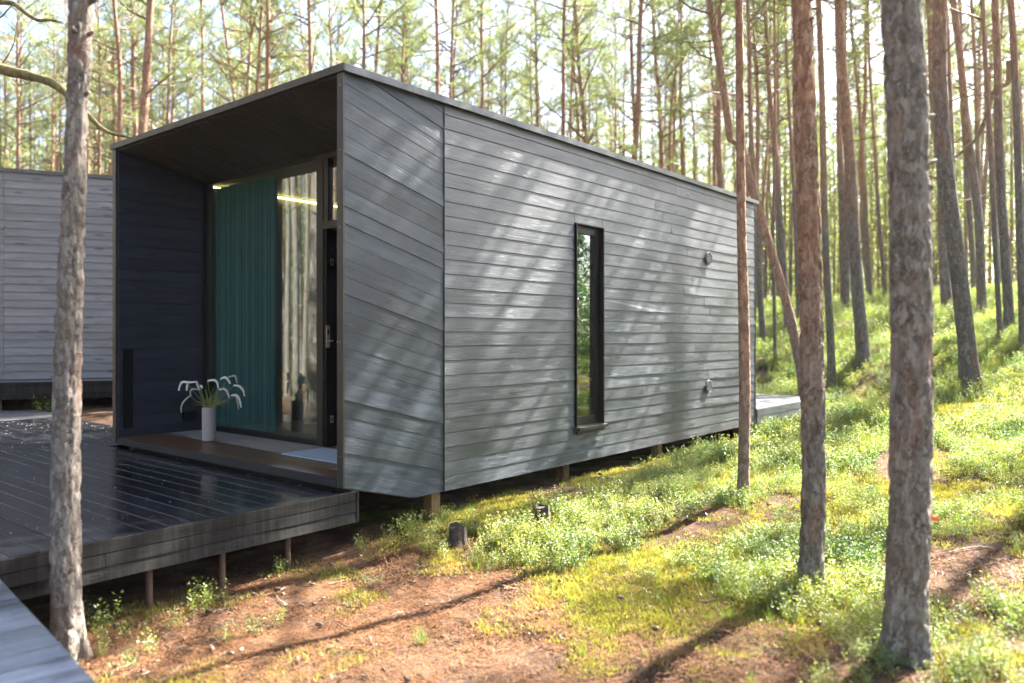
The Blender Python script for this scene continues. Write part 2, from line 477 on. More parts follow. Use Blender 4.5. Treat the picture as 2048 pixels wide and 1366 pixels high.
# ------------------------------------------------------------------ terrain
P0 = Vector((-1.24, 5.77))
dR = Vector((.6389, .7693)); dL = Vector((-.7693, .6389))
RZ = math.atan2(dR.y, dR.x)
def loc2(x, y):
    rx = np.asarray(x) - P0.x; ry = np.asarray(y) - P0.y
    return rx * dR.x + ry * dR.y, rx * dL.x + ry * dL.y       # a, b
CTRL = [(-2.3,4.05,-.02),(-3.6,3.4,0),(-1.6,5.4,0),(-.55,6.5,.10),(.6,8.1,.13),(2.0,9.7,.14),(4.9,13.2,.10),(3.6,11.6,.12),
        (1.96,6.63,.25),(1.76,4.57,.13),(1.85,3.66,.10),(0,3.7,0),(0,5,.05),(0,1,-.05),(3,3,.15),(3,6,.32),(4,8,.5),(5.2,11,.55),
        (6.5,11,.77),(6.3,15.3,.55),(5.3,14.3,.40),(7.2,16,1.0),(5.9,17,.9),(7,22,1.35),(8.8,14,1.42),(10.2,16,1.65),(12,20,2.1),(14.6,27,2.85),
        (13.1,32,2.9),(10.8,34,2.85),(9,26,2.0),(18,22,2.8),(9,9,1.0),(5,4,.3),(-6,12,.50),(-5.7,11,.34),(-8,12.5,.5),(-8,8,.1),(-15,10,.3),
        (-5,18,.4),(2,18,.35),(5,26,1.1),(0,30,.8),(-20,30,.6),(0,60,1.5),(-30,60,1.3),(14,60,2.6),(45,60,3.0),(40,20,3.2),(25,8,1.8),
        (12,0,.6),(0,-8,-.1),(-20,-5,.1),(30,-20,.8),(-40,-20,.2),(-60,30,.6),(0,110,2.0),(80,110,3.2),(-80,110,1.2),(110,20,3.2),(-110,20,.5),(0,-60,0)]
_c = np.array(CTRL)
def _tps(r2): return np.where(r2 > 1e-9, r2 * np.log(r2 + 1e-12), 0)
def _solve():
    n = len(_c); d = ((_c[:, None, :2] - _c[None, :, :2])**2).sum(-1)
    K = _tps(d) + np.eye(n) * .02
    Pm = np.c_[np.ones(n), _c[:, :2]]
    A = np.block([[K, Pm], [Pm.T, np.zeros((3, 3))]])
    return np.linalg.solve(A, np.r_[_c[:, 2], 0, 0, 0])
_w = _solve()
def gh0(x, y):
    x = np.atleast_1d(np.asarray(x, float)); y = np.atleast_1d(np.asarray(y, float))
    r = np.hypot(x, y); s = np.where(r > 115, 115 / np.maximum(r, 1e-6), 1); xs = x * s; ys = y * s
    out = np.full(xs.shape, _w[-3]) + _w[-2] * xs + _w[-1] * ys
    for i, (cx, cy_, _) in enumerate(_c):
        out += _w[i] * _tps((xs - cx)**2 + (ys - cy_)**2)
    return out
def gh(x, y):
    """ground height, with hummocks"""
    x = np.atleast_1d(np.asarray(x, float)); y = np.atleast_1d(np.asarray(y, float))
    a, b = loc2(x, y)
    under = np.clip((b + .6) / .8, 0, 1) * np.clip((4.5 - b) / .6, 0, 1) * np.clip((a + 6.5) / .8, 0, 1) * np.clip((11.5 - a) / .8, 0, 1)
    amp = 1 - .8 * under
    hum = (fbm(x * .9 + 3, y * .9 + 8) - .5) * .16 + (fbm(x * 3.1, y * 3.1, 4.0) - .5) * .05
    far = np.clip((np.hypot(x, y) - 9) / 8, 0, 1)
    hum = hum + far * (fbm(x * .45 + 9, y * .45) - .5) * .5
    return gh0(x, y) + hum * amp
def g1(x, y): return float(gh(x, y)[0])

def on_ground(px, py):
    Ys = np.arange(2.2, 14, .02); Xs = (px - 1024) / F * Ys
    d = gh(Xs, Ys) - (E + (HY - py) / F * Ys); i = int(np.argmax(d > 0)); return float(Xs[i]), float(Ys[i]), float(gh(Xs[i], Ys[i])[0])
def cover(x, y):
    """(shrub density 0..1, moss 0..1, bare litter 0..1)"""
    x = np.atleast_1d(np.asarray(x, float)); y = np.atleast_1d(np.asarray(y, float))
    a, b = loc2(x, y); w = -b
    n = fbm(x * .8 + 40, y * .8 + 7, 2.0); n2 = fbm(x * 2.2 + 4, y * 2.2 + 70, 5.0)
    # brown clearing close to the deck and in the near centre
    br = np.exp(-(((x + 1.3) / 1.9)**2 + ((y - 4.6) / 1.05)**2)**1.3)
    br = np.maximum(br, .62 * np.exp(-(((x - .0) / 1.5)**2 + ((y - 3.6) / .75)**2)**1.5))
    br = np.maximum(br, .9 * np.exp(-(((x + .35) / .75)**2 + ((y - 5.3) / .6)**2)**1.5))
    br = np.maximum(br, 1.1 * np.exp(-(((x - 2.75) / .42)**2 + ((y - 4.75) / .5)**2)**2))
    br = np.maximum(br, 1.1 * np.exp(-(((a - 9.0) / 1.1)**2 + ((w - 1.0) / .45)**2)**2))
    bare = np.clip(br * 1.5 - .25 + (n2 - .5) * .9, 0, 1)
    # mossy opening between trunks
    mo = np.exp(-(((x - .9) / .95)**2 + ((y - 4.75) / .75)**2)**1.6)
    mo = np.maximum(mo, .9 * np.exp(-(((x - .4) / .5)**2 + ((y - 5.3) / .5)**2)**1.5))
    mo = np.maximum(mo, .8 * np.exp(-(((x - 3.1) / .7)**2 + ((y - 6.2) / .6)**2)**1.5))
    mo = np.maximum(mo, .8 * np.exp(-(((a - 7.5) / 1.8)**2 + ((w - 2.1) / .7)**2)**1.5))
    moss = np.clip(mo * 1.2 + (n - .5) * 1.3 + .34 - br * .9, 0, 1) * np.clip((x + 1.7) / 1.4, .0, 1)
    moss = np.maximum(moss, np.clip((n2 - .56) * 5, 0, .75) * (1 - .3 * br))
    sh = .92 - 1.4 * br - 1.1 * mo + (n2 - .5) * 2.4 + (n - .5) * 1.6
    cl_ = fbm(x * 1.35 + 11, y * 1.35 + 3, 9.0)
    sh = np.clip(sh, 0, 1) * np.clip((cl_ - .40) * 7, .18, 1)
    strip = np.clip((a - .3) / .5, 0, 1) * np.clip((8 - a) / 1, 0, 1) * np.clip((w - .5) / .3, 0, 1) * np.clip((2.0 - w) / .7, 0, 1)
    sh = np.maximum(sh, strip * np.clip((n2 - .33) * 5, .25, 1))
    left = np.clip((x + 1.0) / .8, 0, 1)                 # sparse to the left of the nose
    left = np.where(y > 9, 1, left)
    sh = sh * left
    sh = np.where((a > 1.1) & (a < 8.5), sh * np.clip((w - .35) / .45, 0, 1), sh)
    return sh, moss, bare

def axis(fine0, fine1, step, far):
    c = list(np.arange(fine0, fine1 + 1e-6, step))
    s = step; v = fine1
    while v < far: s *= 1.13; v += s; c.append(v)
    s = step; v = fine0; l = []
    while v > -far: s *= 1.13; v -= s; l.append(v)
    return np.array(l[::-1] + c)
gx = axis(-5, 9, .085, 900); gy = axis(2.0, 13, .085, 900)
X, Y = np.meshgrid(gx, gy, indexing='ij')
Z = gh(X.ravel(), Y.ravel()).reshape(X.shape)
nx, ny = X.shape
me = bpy.data.meshes.new('ground')
co = np.stack([X, Y, Z], -1).reshape(-1, 3)
idx = np.arange(nx * ny).reshape(nx, ny)
quads = np.stack([idx[:-1, :-1], idx[1:, :-1], idx[1:, 1:], idx[:-1, 1:]], -1).reshape(-1, 4)
me.vertices.add(len(co)); me.vertices.foreach_set('co', co.astype(np.float32).ravel())
me.loops.add(quads.size); me.loops.foreach_set('vertex_index', quads.ravel().astype(np.int32))
me.polygons.add(len(quads)); me.polygons.foreach_set('loop_start', np.arange(0, quads.size, 4, dtype=np.int32))
me.polygons.foreach_set('use_smooth', np.ones(len(quads), dtype=bool))
me.update(calc_edges=True)
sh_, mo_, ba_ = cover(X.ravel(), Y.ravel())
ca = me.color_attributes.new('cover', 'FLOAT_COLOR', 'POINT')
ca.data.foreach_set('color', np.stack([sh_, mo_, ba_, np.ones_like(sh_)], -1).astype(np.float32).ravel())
m, nt, bs, out = nodes('forest_floor')
at = N(nt, 'ShaderNodeAttribute', attribute_name='cover')
sp = N(nt, 'ShaderNodeSeparateColor'); nt.links.new(at.outputs['Color'], sp.inputs[0])
tc = N(nt, 'ShaderNodeTexCoord').outputs['Object']
nf = noise(nt, tc, 38, 8, .75, .6); nm = noise(nt, tc, 7, 5, .65); nb = noise(nt, tc, 1.6, 4, .6)
needle = noise(nt, mapping(nt, tc, (150, 26, 26)), 1, 4, .7, 1.5)
lit = ramp(nt, mix(nt, .5, nf, needle), [(.26, (.05, .034, .027)), (.42, (.13, .068, .040)), (.55, (.195, .103, .060)), (.66, (.30, .178, .110)), (.78, (.48, .33, .225))])
lit = mix(nt, ramp(nt, nm, [(.42, g3(0)), (.66, g3(.7))]), lit, (.19, .15, .12))
mos = ramp(nt, nf, [(.3, (.06, .065, .015)), (.5, (.19, .18, .035)), (.7, (.36, .33, .09))])
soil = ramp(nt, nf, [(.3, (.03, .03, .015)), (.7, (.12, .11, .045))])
mf = mathn(nt, 'ADD', sp.outputs[1], mathn(nt, 'MULTIPLY_ADD', nm, .8, -.4))
base = mix(nt, ramp(nt, mf, [(.25, g3(0)), (.6, g3(1))]), lit, mos)
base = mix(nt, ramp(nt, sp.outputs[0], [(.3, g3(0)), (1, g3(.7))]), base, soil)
base = mix(nt, ramp(nt, mathn(nt, 'ADD', sp.outputs[2], mathn(nt, 'MULTIPLY_ADD', nm, .5, -.25)), [(.3, g3(0)), (.6, g3(1))]), base, lit)
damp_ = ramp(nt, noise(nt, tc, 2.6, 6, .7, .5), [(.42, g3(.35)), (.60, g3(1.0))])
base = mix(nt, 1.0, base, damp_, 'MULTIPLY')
nt.links.new(base, bs.inputs['Base Color']); bs.inputs['Roughness'].default_value = .95
bs.inputs['Specular IOR Level'].default_value = .15
nt.links.new(bump(nt, mix(nt, .5, nf, needle), 1.0, .045), bs.inputs['Normal'])
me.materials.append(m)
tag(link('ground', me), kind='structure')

# ------------------------------------------------------------------ plank helpers
def clip(poly, cl):
    """Sutherland-Hodgman: clip poly by the convex ccw polygon cl"""
    outp = poly
    for i in range(len(cl)):
        a = cl[i]; b = cl[(i + 1) % len(cl)]
        inp, outp = outp, []
        if not inp: return []
        def side(p): return (b[0] - a[0]) * (p[1] - a[1]) - (b[1] - a[1]) * (p[0] - a[0])
        for j in range(len(inp)):
            p, q = inp[j], inp[(j + 1) % len(inp)]
            sp_, sq = side(p), side(q)
            if sp_ >= 0: outp.append(p)
            if (sp_ >= 0) != (sq >= 0):
                t = sp_ / (sp_ - sq); outp.append((p[0] + t * (q[0] - p[0]), p[1] + t * (q[1] - p[1])))
    r = []
    for p in outp:
        if not r or math.dist(p, r[-1]) > 1e-4: r.append(p)
    if len(r) > 1 and math.dist(r[0], r[-1]) < 1e-4: r.pop()
    return r
def area(p):
    return abs(sum(p[i][0] * p[(i + 1) % len(p)][1] - p[(i + 1) % len(p)][0] * p[i][1] for i in range(len(p)))) / 2

def plank(parent, mat, poly, O, U, V, Nn, th=.018, v0=0, vh=.12, lap=0.0, lift=None, gdir=(1, 0), name='plank', push=0.0, sub=1):
    """one board: poly (u,v) in the plane O+uU+vV, facing Nn. lap: how far the lower edge stands proud.
    gdir: grain direction in (u,v) for the texture"""
    if len(poly) < 3 or area(poly) < 2e-4: return None
    O, U, V, Nn = Vector(O), Vector(U), Vector(V), Vector(Nn)
    if sub > 1:      # subdivide long edges so that a warped board can bend
        q = []
        for i in range(len(poly)):
            a, b = poly[i], poly[(i + 1) % len(poly)]
            k = max(1, int(abs(b[0] - a[0]) / .25))
            for j in range(k): q.append((a[0] + (b[0] - a[0]) * j / k, a[1] + (b[1] - a[1]) * j / k))
        poly = q
    cu = sum(p[0] for p in poly) / len(poly); cv = sum(p[1] for p in poly) / len(poly)
    f, bk, uvs = [], [], []
    gp = (-gdir[1], gdir[0])
    for (u, v) in poly:
        cr = u * gp[0] + v * gp[1]
        t = (cr - v0) / vh
        off = lap * (1 - t) + push
        if lift: off += lift(u, t)
        pt = O + U * u + V * v
        f.append(pt + Nn * off); bk.append(pt - Nn * th)
        uvs.append((u * gdir[0] + v * gdir[1], cr))
    mb = MB(); n = len(poly)
    # small inset of the front face gives a soft arris
    cpt = sum(f, Vector()) / n
    fi = []
    for p in f:
        d = (cpt - p); 
        du = d.dot(U); dv = d.dot(V)
        fi.append(p + U * math.copysign(min(.002, abs(du)), du) + V * math.copysign(min(.002, abs(dv)), dv) + Nn * .0015)
    mb.quad(fi, uvs)
    for i in range(n):
        j = (i + 1) % n
        mb.quad([f[i], f[j], fi[j], fi[i]], [uvs[i], uvs[j], uvs[j], uvs[i]])
        mb.quad([bk[i], bk[j], f[j], f[i]], [uvs[i], uvs[j], (uvs[j][0], uvs[j][1] + .01), (uvs[i][0], uvs[i][1] + .01)])
    return build(mb, name, mat, parent)

# ------------------------------------------------------------------ main cabin
cab = empty('cabin', (P0.x, P0.y, 0), RZ,
            label='dark grey plank cabin with an open recessed front, raised on posts beside the deck', cat='cabin')
ZT, ZB, L, W = 3.60, .33, 7.62, 3.82
FL, CE0, CE1, GA, SE = .58, 3.585, 3.385, .985, 1.06
WA0, WA1, WZ0, WZ1 = 2.98, 3.48, .70, 2.80      # side window

# wall cores, floor and roof
mb = MB()
mb.prism([(0.004, .55), (.70, .365), (WA0, .365), (WA0, ZT - .01), (0.004, ZT - .01)], 1, .022, .077)
mb.prism([(WA1, .365), (L - .01, .365), (L - .01, ZT - .01), (WA1, ZT - .01)], 1, .022, .077)
mb.prism([(WA0, .365), (WA1, .365), (WA1, WZ0), (WA0, WZ0)], 1, .022, .077)
mb.prism([(WA0, WZ1), (WA1, WZ1), (WA1, ZT - .01), (WA0, ZT - .01)], 1, .022, .077)
build(mb, 'wall', M['core'], cab)
mb = MB()
mb.prism([(0.004, .55), (.70, .365), (L - .01, .365), (L - .01, ZT - .01), (0.004, ZT - .01)], 1, 3.755, 3.81)
build(mb, 'wall', M['core'], cab)
mb = MB(); mb.box(L - .07, L - .012, .08, 3.75, .37, ZT - .01); build(mb, 'wall', M['core'], cab)
mb = MB(); mb.prism([(0.006, .531), (.70, .345), (L - .015, .345), (L - .015, FL - .03), (0.006, FL - .03)], 1, .08, 3.75)
build(mb, 'floor_slab', M['core'], cab)
mb = MB(); mb.prism([(0.004, CE0 + .004), (GA, CE1 + .02), (L - .08, CE1 + .02), (L - .08, ZT - .004), (0.004, ZT - .004)], 1, .08, 3.75)
build(mb, 'roof_slab', M['core'], cab)
mb = MB(); mb.box(-.012, L + .02, -.03, W + .03, ZT + .001, ZT + .045); build(mb, 'roof', M['roofing'], cab)
# interior linings
mb = MB(); mb.box(GA + .12, L - .09, .085, 3.745, FL - .028, FL - .003); build(mb, 'interior_floor', M['roomfloor'], cab)
mb = MB()
mb.box(GA + .12, L - .09, 3.70, 3.752, FL, CE1); mb.box(L - .12, L - .08, .13, 3.69, FL, CE1)
mb.box(GA + .12, L - .125, .13, 3.69, CE1 - .02, CE1 + .015)
mb.box(GA + .12, WA0 - .02, .081, .12, FL, CE1 - .03); mb.box(WA1 + .02, L - .13, .081, .12, FL, CE1 - .03)
build(mb, 'interior_lining', M['room'], cab)

# side boards
ROW = .1225
UX, VZ, NB = (1, 0, 0), (0, 0, 1), (0, -1, 0)
SO = (0, .018, 0)
rs = random.Random(3)
def bow(seed, amt, u0, u1):
    r = random.Random(seed)
    c = [(r.uniform(u0, u1), r.uniform(.25, .6), r.uniform(0, amt)) for _ in range(3)]
    return lambda u, t: sum(h * math.exp(-((u - x) / s)**2) for x, s, h in c) * (1 - t)
def side_row(z0, z1, u0, u1, k):
    # cut at random joints
    cuts = [u0]
    L_ = u1 - u0
    if L_ > 3.3: cuts.append(u0 + rs.choice([.35, .55, .5, .62]) * L_ + rs.uniform(-.2, .2))
    cuts.append(u1)
    for i in range(len(cuts) - 1):
        a, b = cuts[i] + .0012, cuts[i + 1] - .0012
        plank(cab, M['siding'], [(a, z0 + rs.uniform(0, .0015)), (b, z0 + rs.uniform(0, .0015)), (b, z1 - .001), (a, z1 - .001)], SO, UX, VZ, NB,
              .017, z0, ROW, .0045, bow(k * 31 + i, .006 if u0 > 3 else .002, a, b), sub=2)
k = 0
z = ZB
while z < ZT - .001:
    z1 = min(z + ROW, ZT)
    if ZT - z1 < .03: z1 = ZT
    k += 1
    if z1 <= WZ0 + 1e-6 or z >= WZ1 - 1e-6:
        side_row(z, z1, SE + .003, L, k)
    else:
        side_row(z, z1, SE + .003, WA0 - .012, k); side_row(z, z1, WA1 + .012, L, k + 100)
        if z < WZ0: plank(cab, M['siding'], [(WA0 - .010, z), (WA1 + .010, z), (WA1 + .010, WZ0 - .01), (WA0 - .010, WZ0 - .01)], SO, UX, VZ, NB, .017, z, ROW, .0045)
        if z1 > WZ1: plank(cab, M['siding'], [(WA0 - .010, WZ1 + .01), (WA1 + .010, WZ1 + .01), (WA1 + .010, z1), (WA0 - .010, z1)], SO, UX, VZ, NB, .017, z, ROW, .0045)
    z = z1
# nose boards run parallel to the slanting underside
sl = .262; gd = Vector((1, -sl)).normalized(); gdir = (gd.x, gd.y); gp = Vector((-gdir[1], gdir[0]))
nose = [(0.0, .522), (.714, .335), (.74, ZB), (SE - .002, ZB), (SE - .002, ZT), (0.0, ZT)]
vmin = min(p[0] * gp.x + p[1] * gp.y for p in nose); vmax = max(p[0] * gp.x + p[1] * gp.y for p in nose)
vs_ = [vmin]
q0 = 0.0 * gp.x + .522 * gp.y
vcur = q0 - 2 * .1265
while vcur < vmax:
    a0, a1 = vcur, vcur + .1265
    strip = [(-3 * gdir[0] + a0 * gp.x, -3 * gdir[1] + a0 * gp.y), (4 * gdir[0] + a0 * gp.x, 4 * gdir[1] + a0 * gp.y),
             (4 * gdir[0] + (a1 - .001) * gp.x, 4 * gdir[1] + (a1 - .001) * gp.y), (-3 * gdir[0] + (a1 - .001) * gp.x, -3 * gdir[1] + (a1 - .001) * gp.y)]
    pl = clip(strip, nose)
    plank(cab, M['nose'], pl, SO, UX, VZ, NB, .017, a0, .1265, rs.choice([.001, .0015, .002, .002, .006]), gdir=gdir)
    vcur = a1
# soffit of the nose
mb = MB(); mb.prism([(0.0, .514), (.70, .331), (.70, .341), (0.0, .527)], 1, .02, W - .02); build(mb, 'soffit', M['metaldark'], cab)

# recess: left wall boards, ceiling boards, right inner wall, terrace floor
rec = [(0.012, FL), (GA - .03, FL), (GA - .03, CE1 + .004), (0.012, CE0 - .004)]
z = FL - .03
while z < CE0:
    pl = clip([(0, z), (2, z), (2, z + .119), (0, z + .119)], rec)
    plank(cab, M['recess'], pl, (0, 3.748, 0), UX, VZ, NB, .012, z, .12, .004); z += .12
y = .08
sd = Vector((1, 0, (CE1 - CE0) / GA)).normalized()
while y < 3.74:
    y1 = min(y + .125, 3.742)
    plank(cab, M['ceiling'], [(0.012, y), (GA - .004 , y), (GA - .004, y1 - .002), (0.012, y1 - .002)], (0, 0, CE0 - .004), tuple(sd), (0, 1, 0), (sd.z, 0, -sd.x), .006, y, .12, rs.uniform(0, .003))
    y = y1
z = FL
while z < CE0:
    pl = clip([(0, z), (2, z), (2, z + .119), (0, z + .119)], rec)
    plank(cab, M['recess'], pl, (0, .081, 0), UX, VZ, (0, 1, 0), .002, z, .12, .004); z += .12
x = .012
while x < GA - .02:
    x1 = min(x + .118, GA - .012)
    plank(cab, M['terrace'], [(.098, x), (3.738, x), (3.738, x1 - .003), (.098, x1 - .003)], (0, 0, FL - .003), (0, 1, 0), (1, 0, 0), (0, 0, 1), .022, x, .12, 0, push=rs.uniform(-.001, .001))
    x = x1
mb = MB(); mb.box(-.006, .010, .079, 3.743, .515, FL - .001, g=1); build(mb, 'fascia', M['core'], cab)

# metal flashings
mb = MB(); mb.box(-.02, L + .03, -.034, -.010, ZT - .008, ZT + .046); build(mb, 'roof_flashing', M['metal'], cab)
mb = MB(); mb.box(-.030, -.013, -.036, W + .036, ZT - .008, ZT + .047); build(mb, 'roof_flashing', M['metaldark'], cab)
mb = MB(); mb.box(-.012, .003, -.006, .066, .52, ZT - .009); tf = build(mb, 'corner_trim', M['trim'], cab)
mb = MB(); mb.box(-.012, .003, 3.756, W + .006, .52, ZT - .009); build(mb, 'corner_trim', M['trim'], cab)
mb = MB(); mb.box(SE - .0018, SE + .0028, .006, .017, ZB, ZT - .014); build(mb, 'corner_joint', M['metaldark'], cab)
for zz in (.75, 1.6, 2.45, 3.02, 3.5):
    mb = MB(); mb.tube([(-.0122, .030, zz), (-.0145, .030, zz)], .006, 8); build(mb, 'screw', M['screw'], tf)
# end trim at the far corner
mb = MB(); mb.box(L + .001, L + .012, .004, 3.79, ZB, ZT - .013, g=1); build(mb, 'wall', M['siding'], cab)

# glazed front
def framebar(parent, b0, b1, z0, z1, x0=GA - .03, x1=GA + .05, mat='frame', name='frame'):
    mb = MB(); mb.box(x0, x1, b0, b1, z0, z1, g=2); return build(mb, name, M[mat], parent)
big = link('window', None, cab) if False else None
mb = MB()
mb.box(GA - .028, GA + .05, 3.675, 3.742, FL, CE1); mb.box(GA - .028, GA + .05, 1.64, 3.674, FL + .002, FL + .05)
mb.box(GA - .028, GA + .05, 1.64, 3.674, CE1 - .045, CE1 - .002)
gw = build(mb, 'window', M['frame'], cab)
mb = MB(); mb.box(GA + .008, GA + .014, 1.645, 3.67, FL + .055, CE1 - .05); build(mb, 'pane', M['glass'], gw)
mb = MB(); mb.box(GA - .028, GA + .07, 1.54, 1.638, FL, CE1 - .002, g=2); mull = build(mb, 'mullion', M['framebrown'], cab)
# transom light over the door
mb = MB()
mb.box(GA - .028, GA + .05, .60, 1.538, 3.335, CE1 - .002); mb.box(GA - .028, GA + .05, .60, 1.538, 2.665, 2.735)
mb.box(GA - .020, GA + .05, 1.47, 1.538, 2.737, 3.333); mb.box(GA - .020, GA + .05, .60, .66, 2.737, 3.333)
tw = build(mb, 'window', M['framebrown'], cab)
mb = MB(); mb.box(GA + .008, GA + .014, .665, 1.465, 2.74, 3.33); build(mb, 'pane', M['glass'], tw)
mb = MB(); mb.box(GA - .02, GA + .10, .09, .598, FL, CE1 - .002); build(mb, 'wall', M['core'], cab)
# door jamb with strike plates and the lever
mb = MB(); mb.box(GA - .015, GA + .11, 1.50, 1.538, FL, 2.662, g=2); jamb = build(mb, 'door_frame', M['black'], cab)
for zz in (2.35, .84):
    mb = MB(); mb.box(GA + .03, GA + .065, 1.494, 1.4985, zz - .035, zz + .035); sp_ = build(mb, 'strike_plate', M['steel'], jamb)
    mb = MB(); mb.box(GA + .04, GA + .055, 1.4925, 1.4938, zz - .018, zz + .018); build(mb, 'strike_slot', M['black'], jamb)
mb = MB(); mb.box(GA - .020, GA + .02, 1.492, 1.4985, 1.53, 1.74); lp = build(mb, 'lock_plate', M['steel'], jamb)
mb = MB(); mb.tube([(GA + .0, 1.49, 1.595), (GA + .0, 1.44, 1.595), (GA - .005, 1.42, 1.595), (GA - .06, 1.405, 1.595)], .008, 10); build(mb, 'handle', M['steel'], jamb, True)
mb = MB(); mb.box(GA - .01, GA + .01, 1.4895, 1.4915, 1.655, 1.70); build(mb, 'keyhole', M['black'], jamb)
# door leaf, swung open into the recess
door = bpy.data.objects.new('door', None); C.objects.link(door); door.parent = cab
door.location = (GA - .03, .60, FL + .012); door.rotation_euler = (0, 0, math.radians(180 + 22))
mb = MB(); mb.box(0.004, .80, -.025, .025, 0, 2.06, g=2)
build(mb, 'door_leaf', M['framebrown'], door)
mb = MB(); mb.box(.802, .812, -.022, .022, 0, 2.06, g=2); build(mb, 'door_edge', M['paledoor'], door)
mb = MB(); mb.tube([(.74, -.03, 1.0), (.74, -.07, 1.0), (.62, -.075, 1.0)], .009, 8); build(mb, 'handle', M['steel'], door, True)

# curtain
mb = MB(); nfold = 170
pts = []
for i in range(nfold + 1):
    t = i / nfold; yy = 3.694 - 1.19 * t
    xx = GA + .105 + .028 * math.sin(t * 2 * PI * 15 + .6 * math.sin(t * 17)) + .012 * math.sin(t * 2 * PI * 37)
    pts.append((xx, yy))
for i in range(nfold):
    a, b = pts[i], pts[i + 1]
    mb.quad([(a[0], a[1], FL + .02), (b[0], b[1], FL + .02), (b[0] + .004, b[1], CE1 - .06), (a[0] + .004, a[1], CE1 - .06)])
cur = build(mb, 'curtain', M['curtain'])
cur.location = (P0.x, P0.y, 0); cur.rotation_euler = (0, 0, RZ)
tag(cur, 'pleated teal curtain hanging behind the left part of the big window', 'curtain')
mo = cur.modifiers.new('thickness', 'SOLIDIFY'); mo.thickness = .003

# LED strip high on the left interior wall
mb = MB(); mb.box(GA + .06, 6.8, 3.676, 3.690, 3.330, 3.342)
led = build(mb, 'strip_light', M['led']); led.location = (P0.x, P0.y, 0); led.rotation_euler = (0, 0, RZ)
tag(led, 'thin glowing yellow strip light along the interior wall, seen through the glass', 'light')

# recess details
mb = MB(); mb.box(.055, .155, 3.728, 3.7325, .67, 1.50); vp = build(mb, 'vent_panel', M['black'], cab)
for i in range(30):
    zz = .685 + i * .027
    mb = MB(); mb.box(.065, .145, 3.7255, 3.7275, zz, zz + .010); build(mb, 'slat', M['black'], vp)
mb = MB(); mb.box(.70, .86, 3.715, 3.732, .70, .80); sk = build(mb, 'socket_box', M['black'], cab)
for xx in (.71, .785):
    mb = MB(); mb.box(xx, xx + .065, 3.708, 3.7148, .708, .792); build(mb, 'socket_lid', M['frame'], sk)
mb = MB(); mb.tube([(.55, 1.9, 3.44), (.55, 1.9, 3.475)], .004, 6)
# doormat
mb = MB(); mb.box(.42, .87, .50, 1.42, FL + .002, FL + .012)
dm = build(mb, 'doormat', M['mat']); dm.location = (P0.x, P0.y, 0); dm.rotation_euler = (0, 0, RZ)
tag(dm, 'pale blue-grey doormat lying on the terrace boards before the door', 'doormat')

# side window
mb = MB(); t_ = .028
x0, x1, z0, z1 = WA0, WA1, WZ0, WZ1
mb.box(x0 - .009, x0 + .003, -.012, .074, z0 - .008, z1 + .008, g=2); mb.box(x1 - .003, x1 + .009, -.012, .074, z0 - .008, z1 + .008, g=2)
mb.box(x0 + .004, x1 - .004, -.012, .074, z1 - .003, z1 + .008); mb.box(x0 + .004, x1 - .004, -.010, .074, z0 - .008, z0 + .003)
sw = build(mb, 'window', M['frame'], cab)
mb = MB(); f0, f1 = .052, .098
mb.box(x0 + .004, x0 + .052, f0, f1, z0 + .004, z1 - .004); mb.box(x1 - .075, x1 - .004, f0, f1, z0 + .004, z1 - .004)
mb.box(x0 + .053, x1 - .076, f0, f1, z1 - .08, z1 - .004); mb.box(x0 + .053, x1 - .076, f0, f1, z0 + .004, z0 + .09)
build(mb, 'sash', M['frame'], sw)
mb = MB(); mb.box(x0 + .053, x1 - .077, .078, .084, z0 + .091, z1 - .081); build(mb, 'pane', M['glass2'], sw)
mb = MB(); mb.prism([(-.055, z0 - .035), (-.048, z0 - .035), (-.048, z0 - .012), (.05, z0 - .002), (.05, z0 + .003), (-.055, z0 - .006)], 0, x0 - .02, x1 + .02)
si = build(mb, 'sill', M['metaldark'], sw)
mb = MB(); mb.box(x0 - .012, x1 + .012, -.024, -.012, z0 - .075, z0 - .037); build(mb, 'sill_apron', M['metaldark'], sw)

# two round wall vents
for zz in (2.67, .965):
    o = bpy.data.objects.new('wall_vent', None); C.objects.link(o); o.parent = cab; o.location = (6.03, -.004, zz)
    mb = MB(); n = 28
    for i in range(n):
        a0, a1 = 2 * PI * i / n, 2 * PI * (i + 1) / n
        for (r0, y0_, r1, y1_) in ((.088, .0, .086, -.012), (.086, -.012, .074, -.015), (.074, -.015, .070, -.003)):
            mb.quad([(r0 * math.cos(a0), y0_, r0 * math.sin(a0)), (r0 * math.cos(a1), y0_, r0 * math.sin(a1)),
                     (r1 * math.cos(a1), y1_, r1 * math.sin(a1)), (r1 * math.cos(a0), y1_, r1 * math.sin(a0))])
    mbk = MB(); mbk.quad([(.075 * math.cos(2 * PI * i / n), -.0025, .075 * math.sin(2 * PI * i / n)) for i in range(n)]); build(mbk, 'vent_back', M['black'], o)
    build(mb, 'ring', M['vent'], o, True)
    for i in range(-3, 4):
        xx = i * .017; hh = math.sqrt(.066**2 - xx * xx)
        mb = MB(); mb.box(xx - .0045, xx + .0045, -.012, -.004, -hh, hh); build(mb, 'vent_slat', M['vent'], o)

# support posts
def gloc(a, b):
    p = P0 + dR * a + dL * b; return g1(p.x, p.y)
for (a, b) in ((1.02, .12), (3.15, .3), (5.09, .25), (7.4, .2), (1.02, 3.6), (3.15, 3.6), (5.09, 3.6)):
    mb = MB(); mb.box(a - .05, a + .05, b - .05, b + .05, gloc(a, b) - .12, .345, g=2); build(mb, 'post', M['postwood'], cab)
for (a, b) in ((2.1, 2.0), (4.1, 2.0), (6.1, 2.0)):
    mb = MB(); mb.box(a - .05, a + .05, b - .05, b + .05, gloc(a, b) - .12, .345, g=2); build(mb, 'post', M['core'], cab)

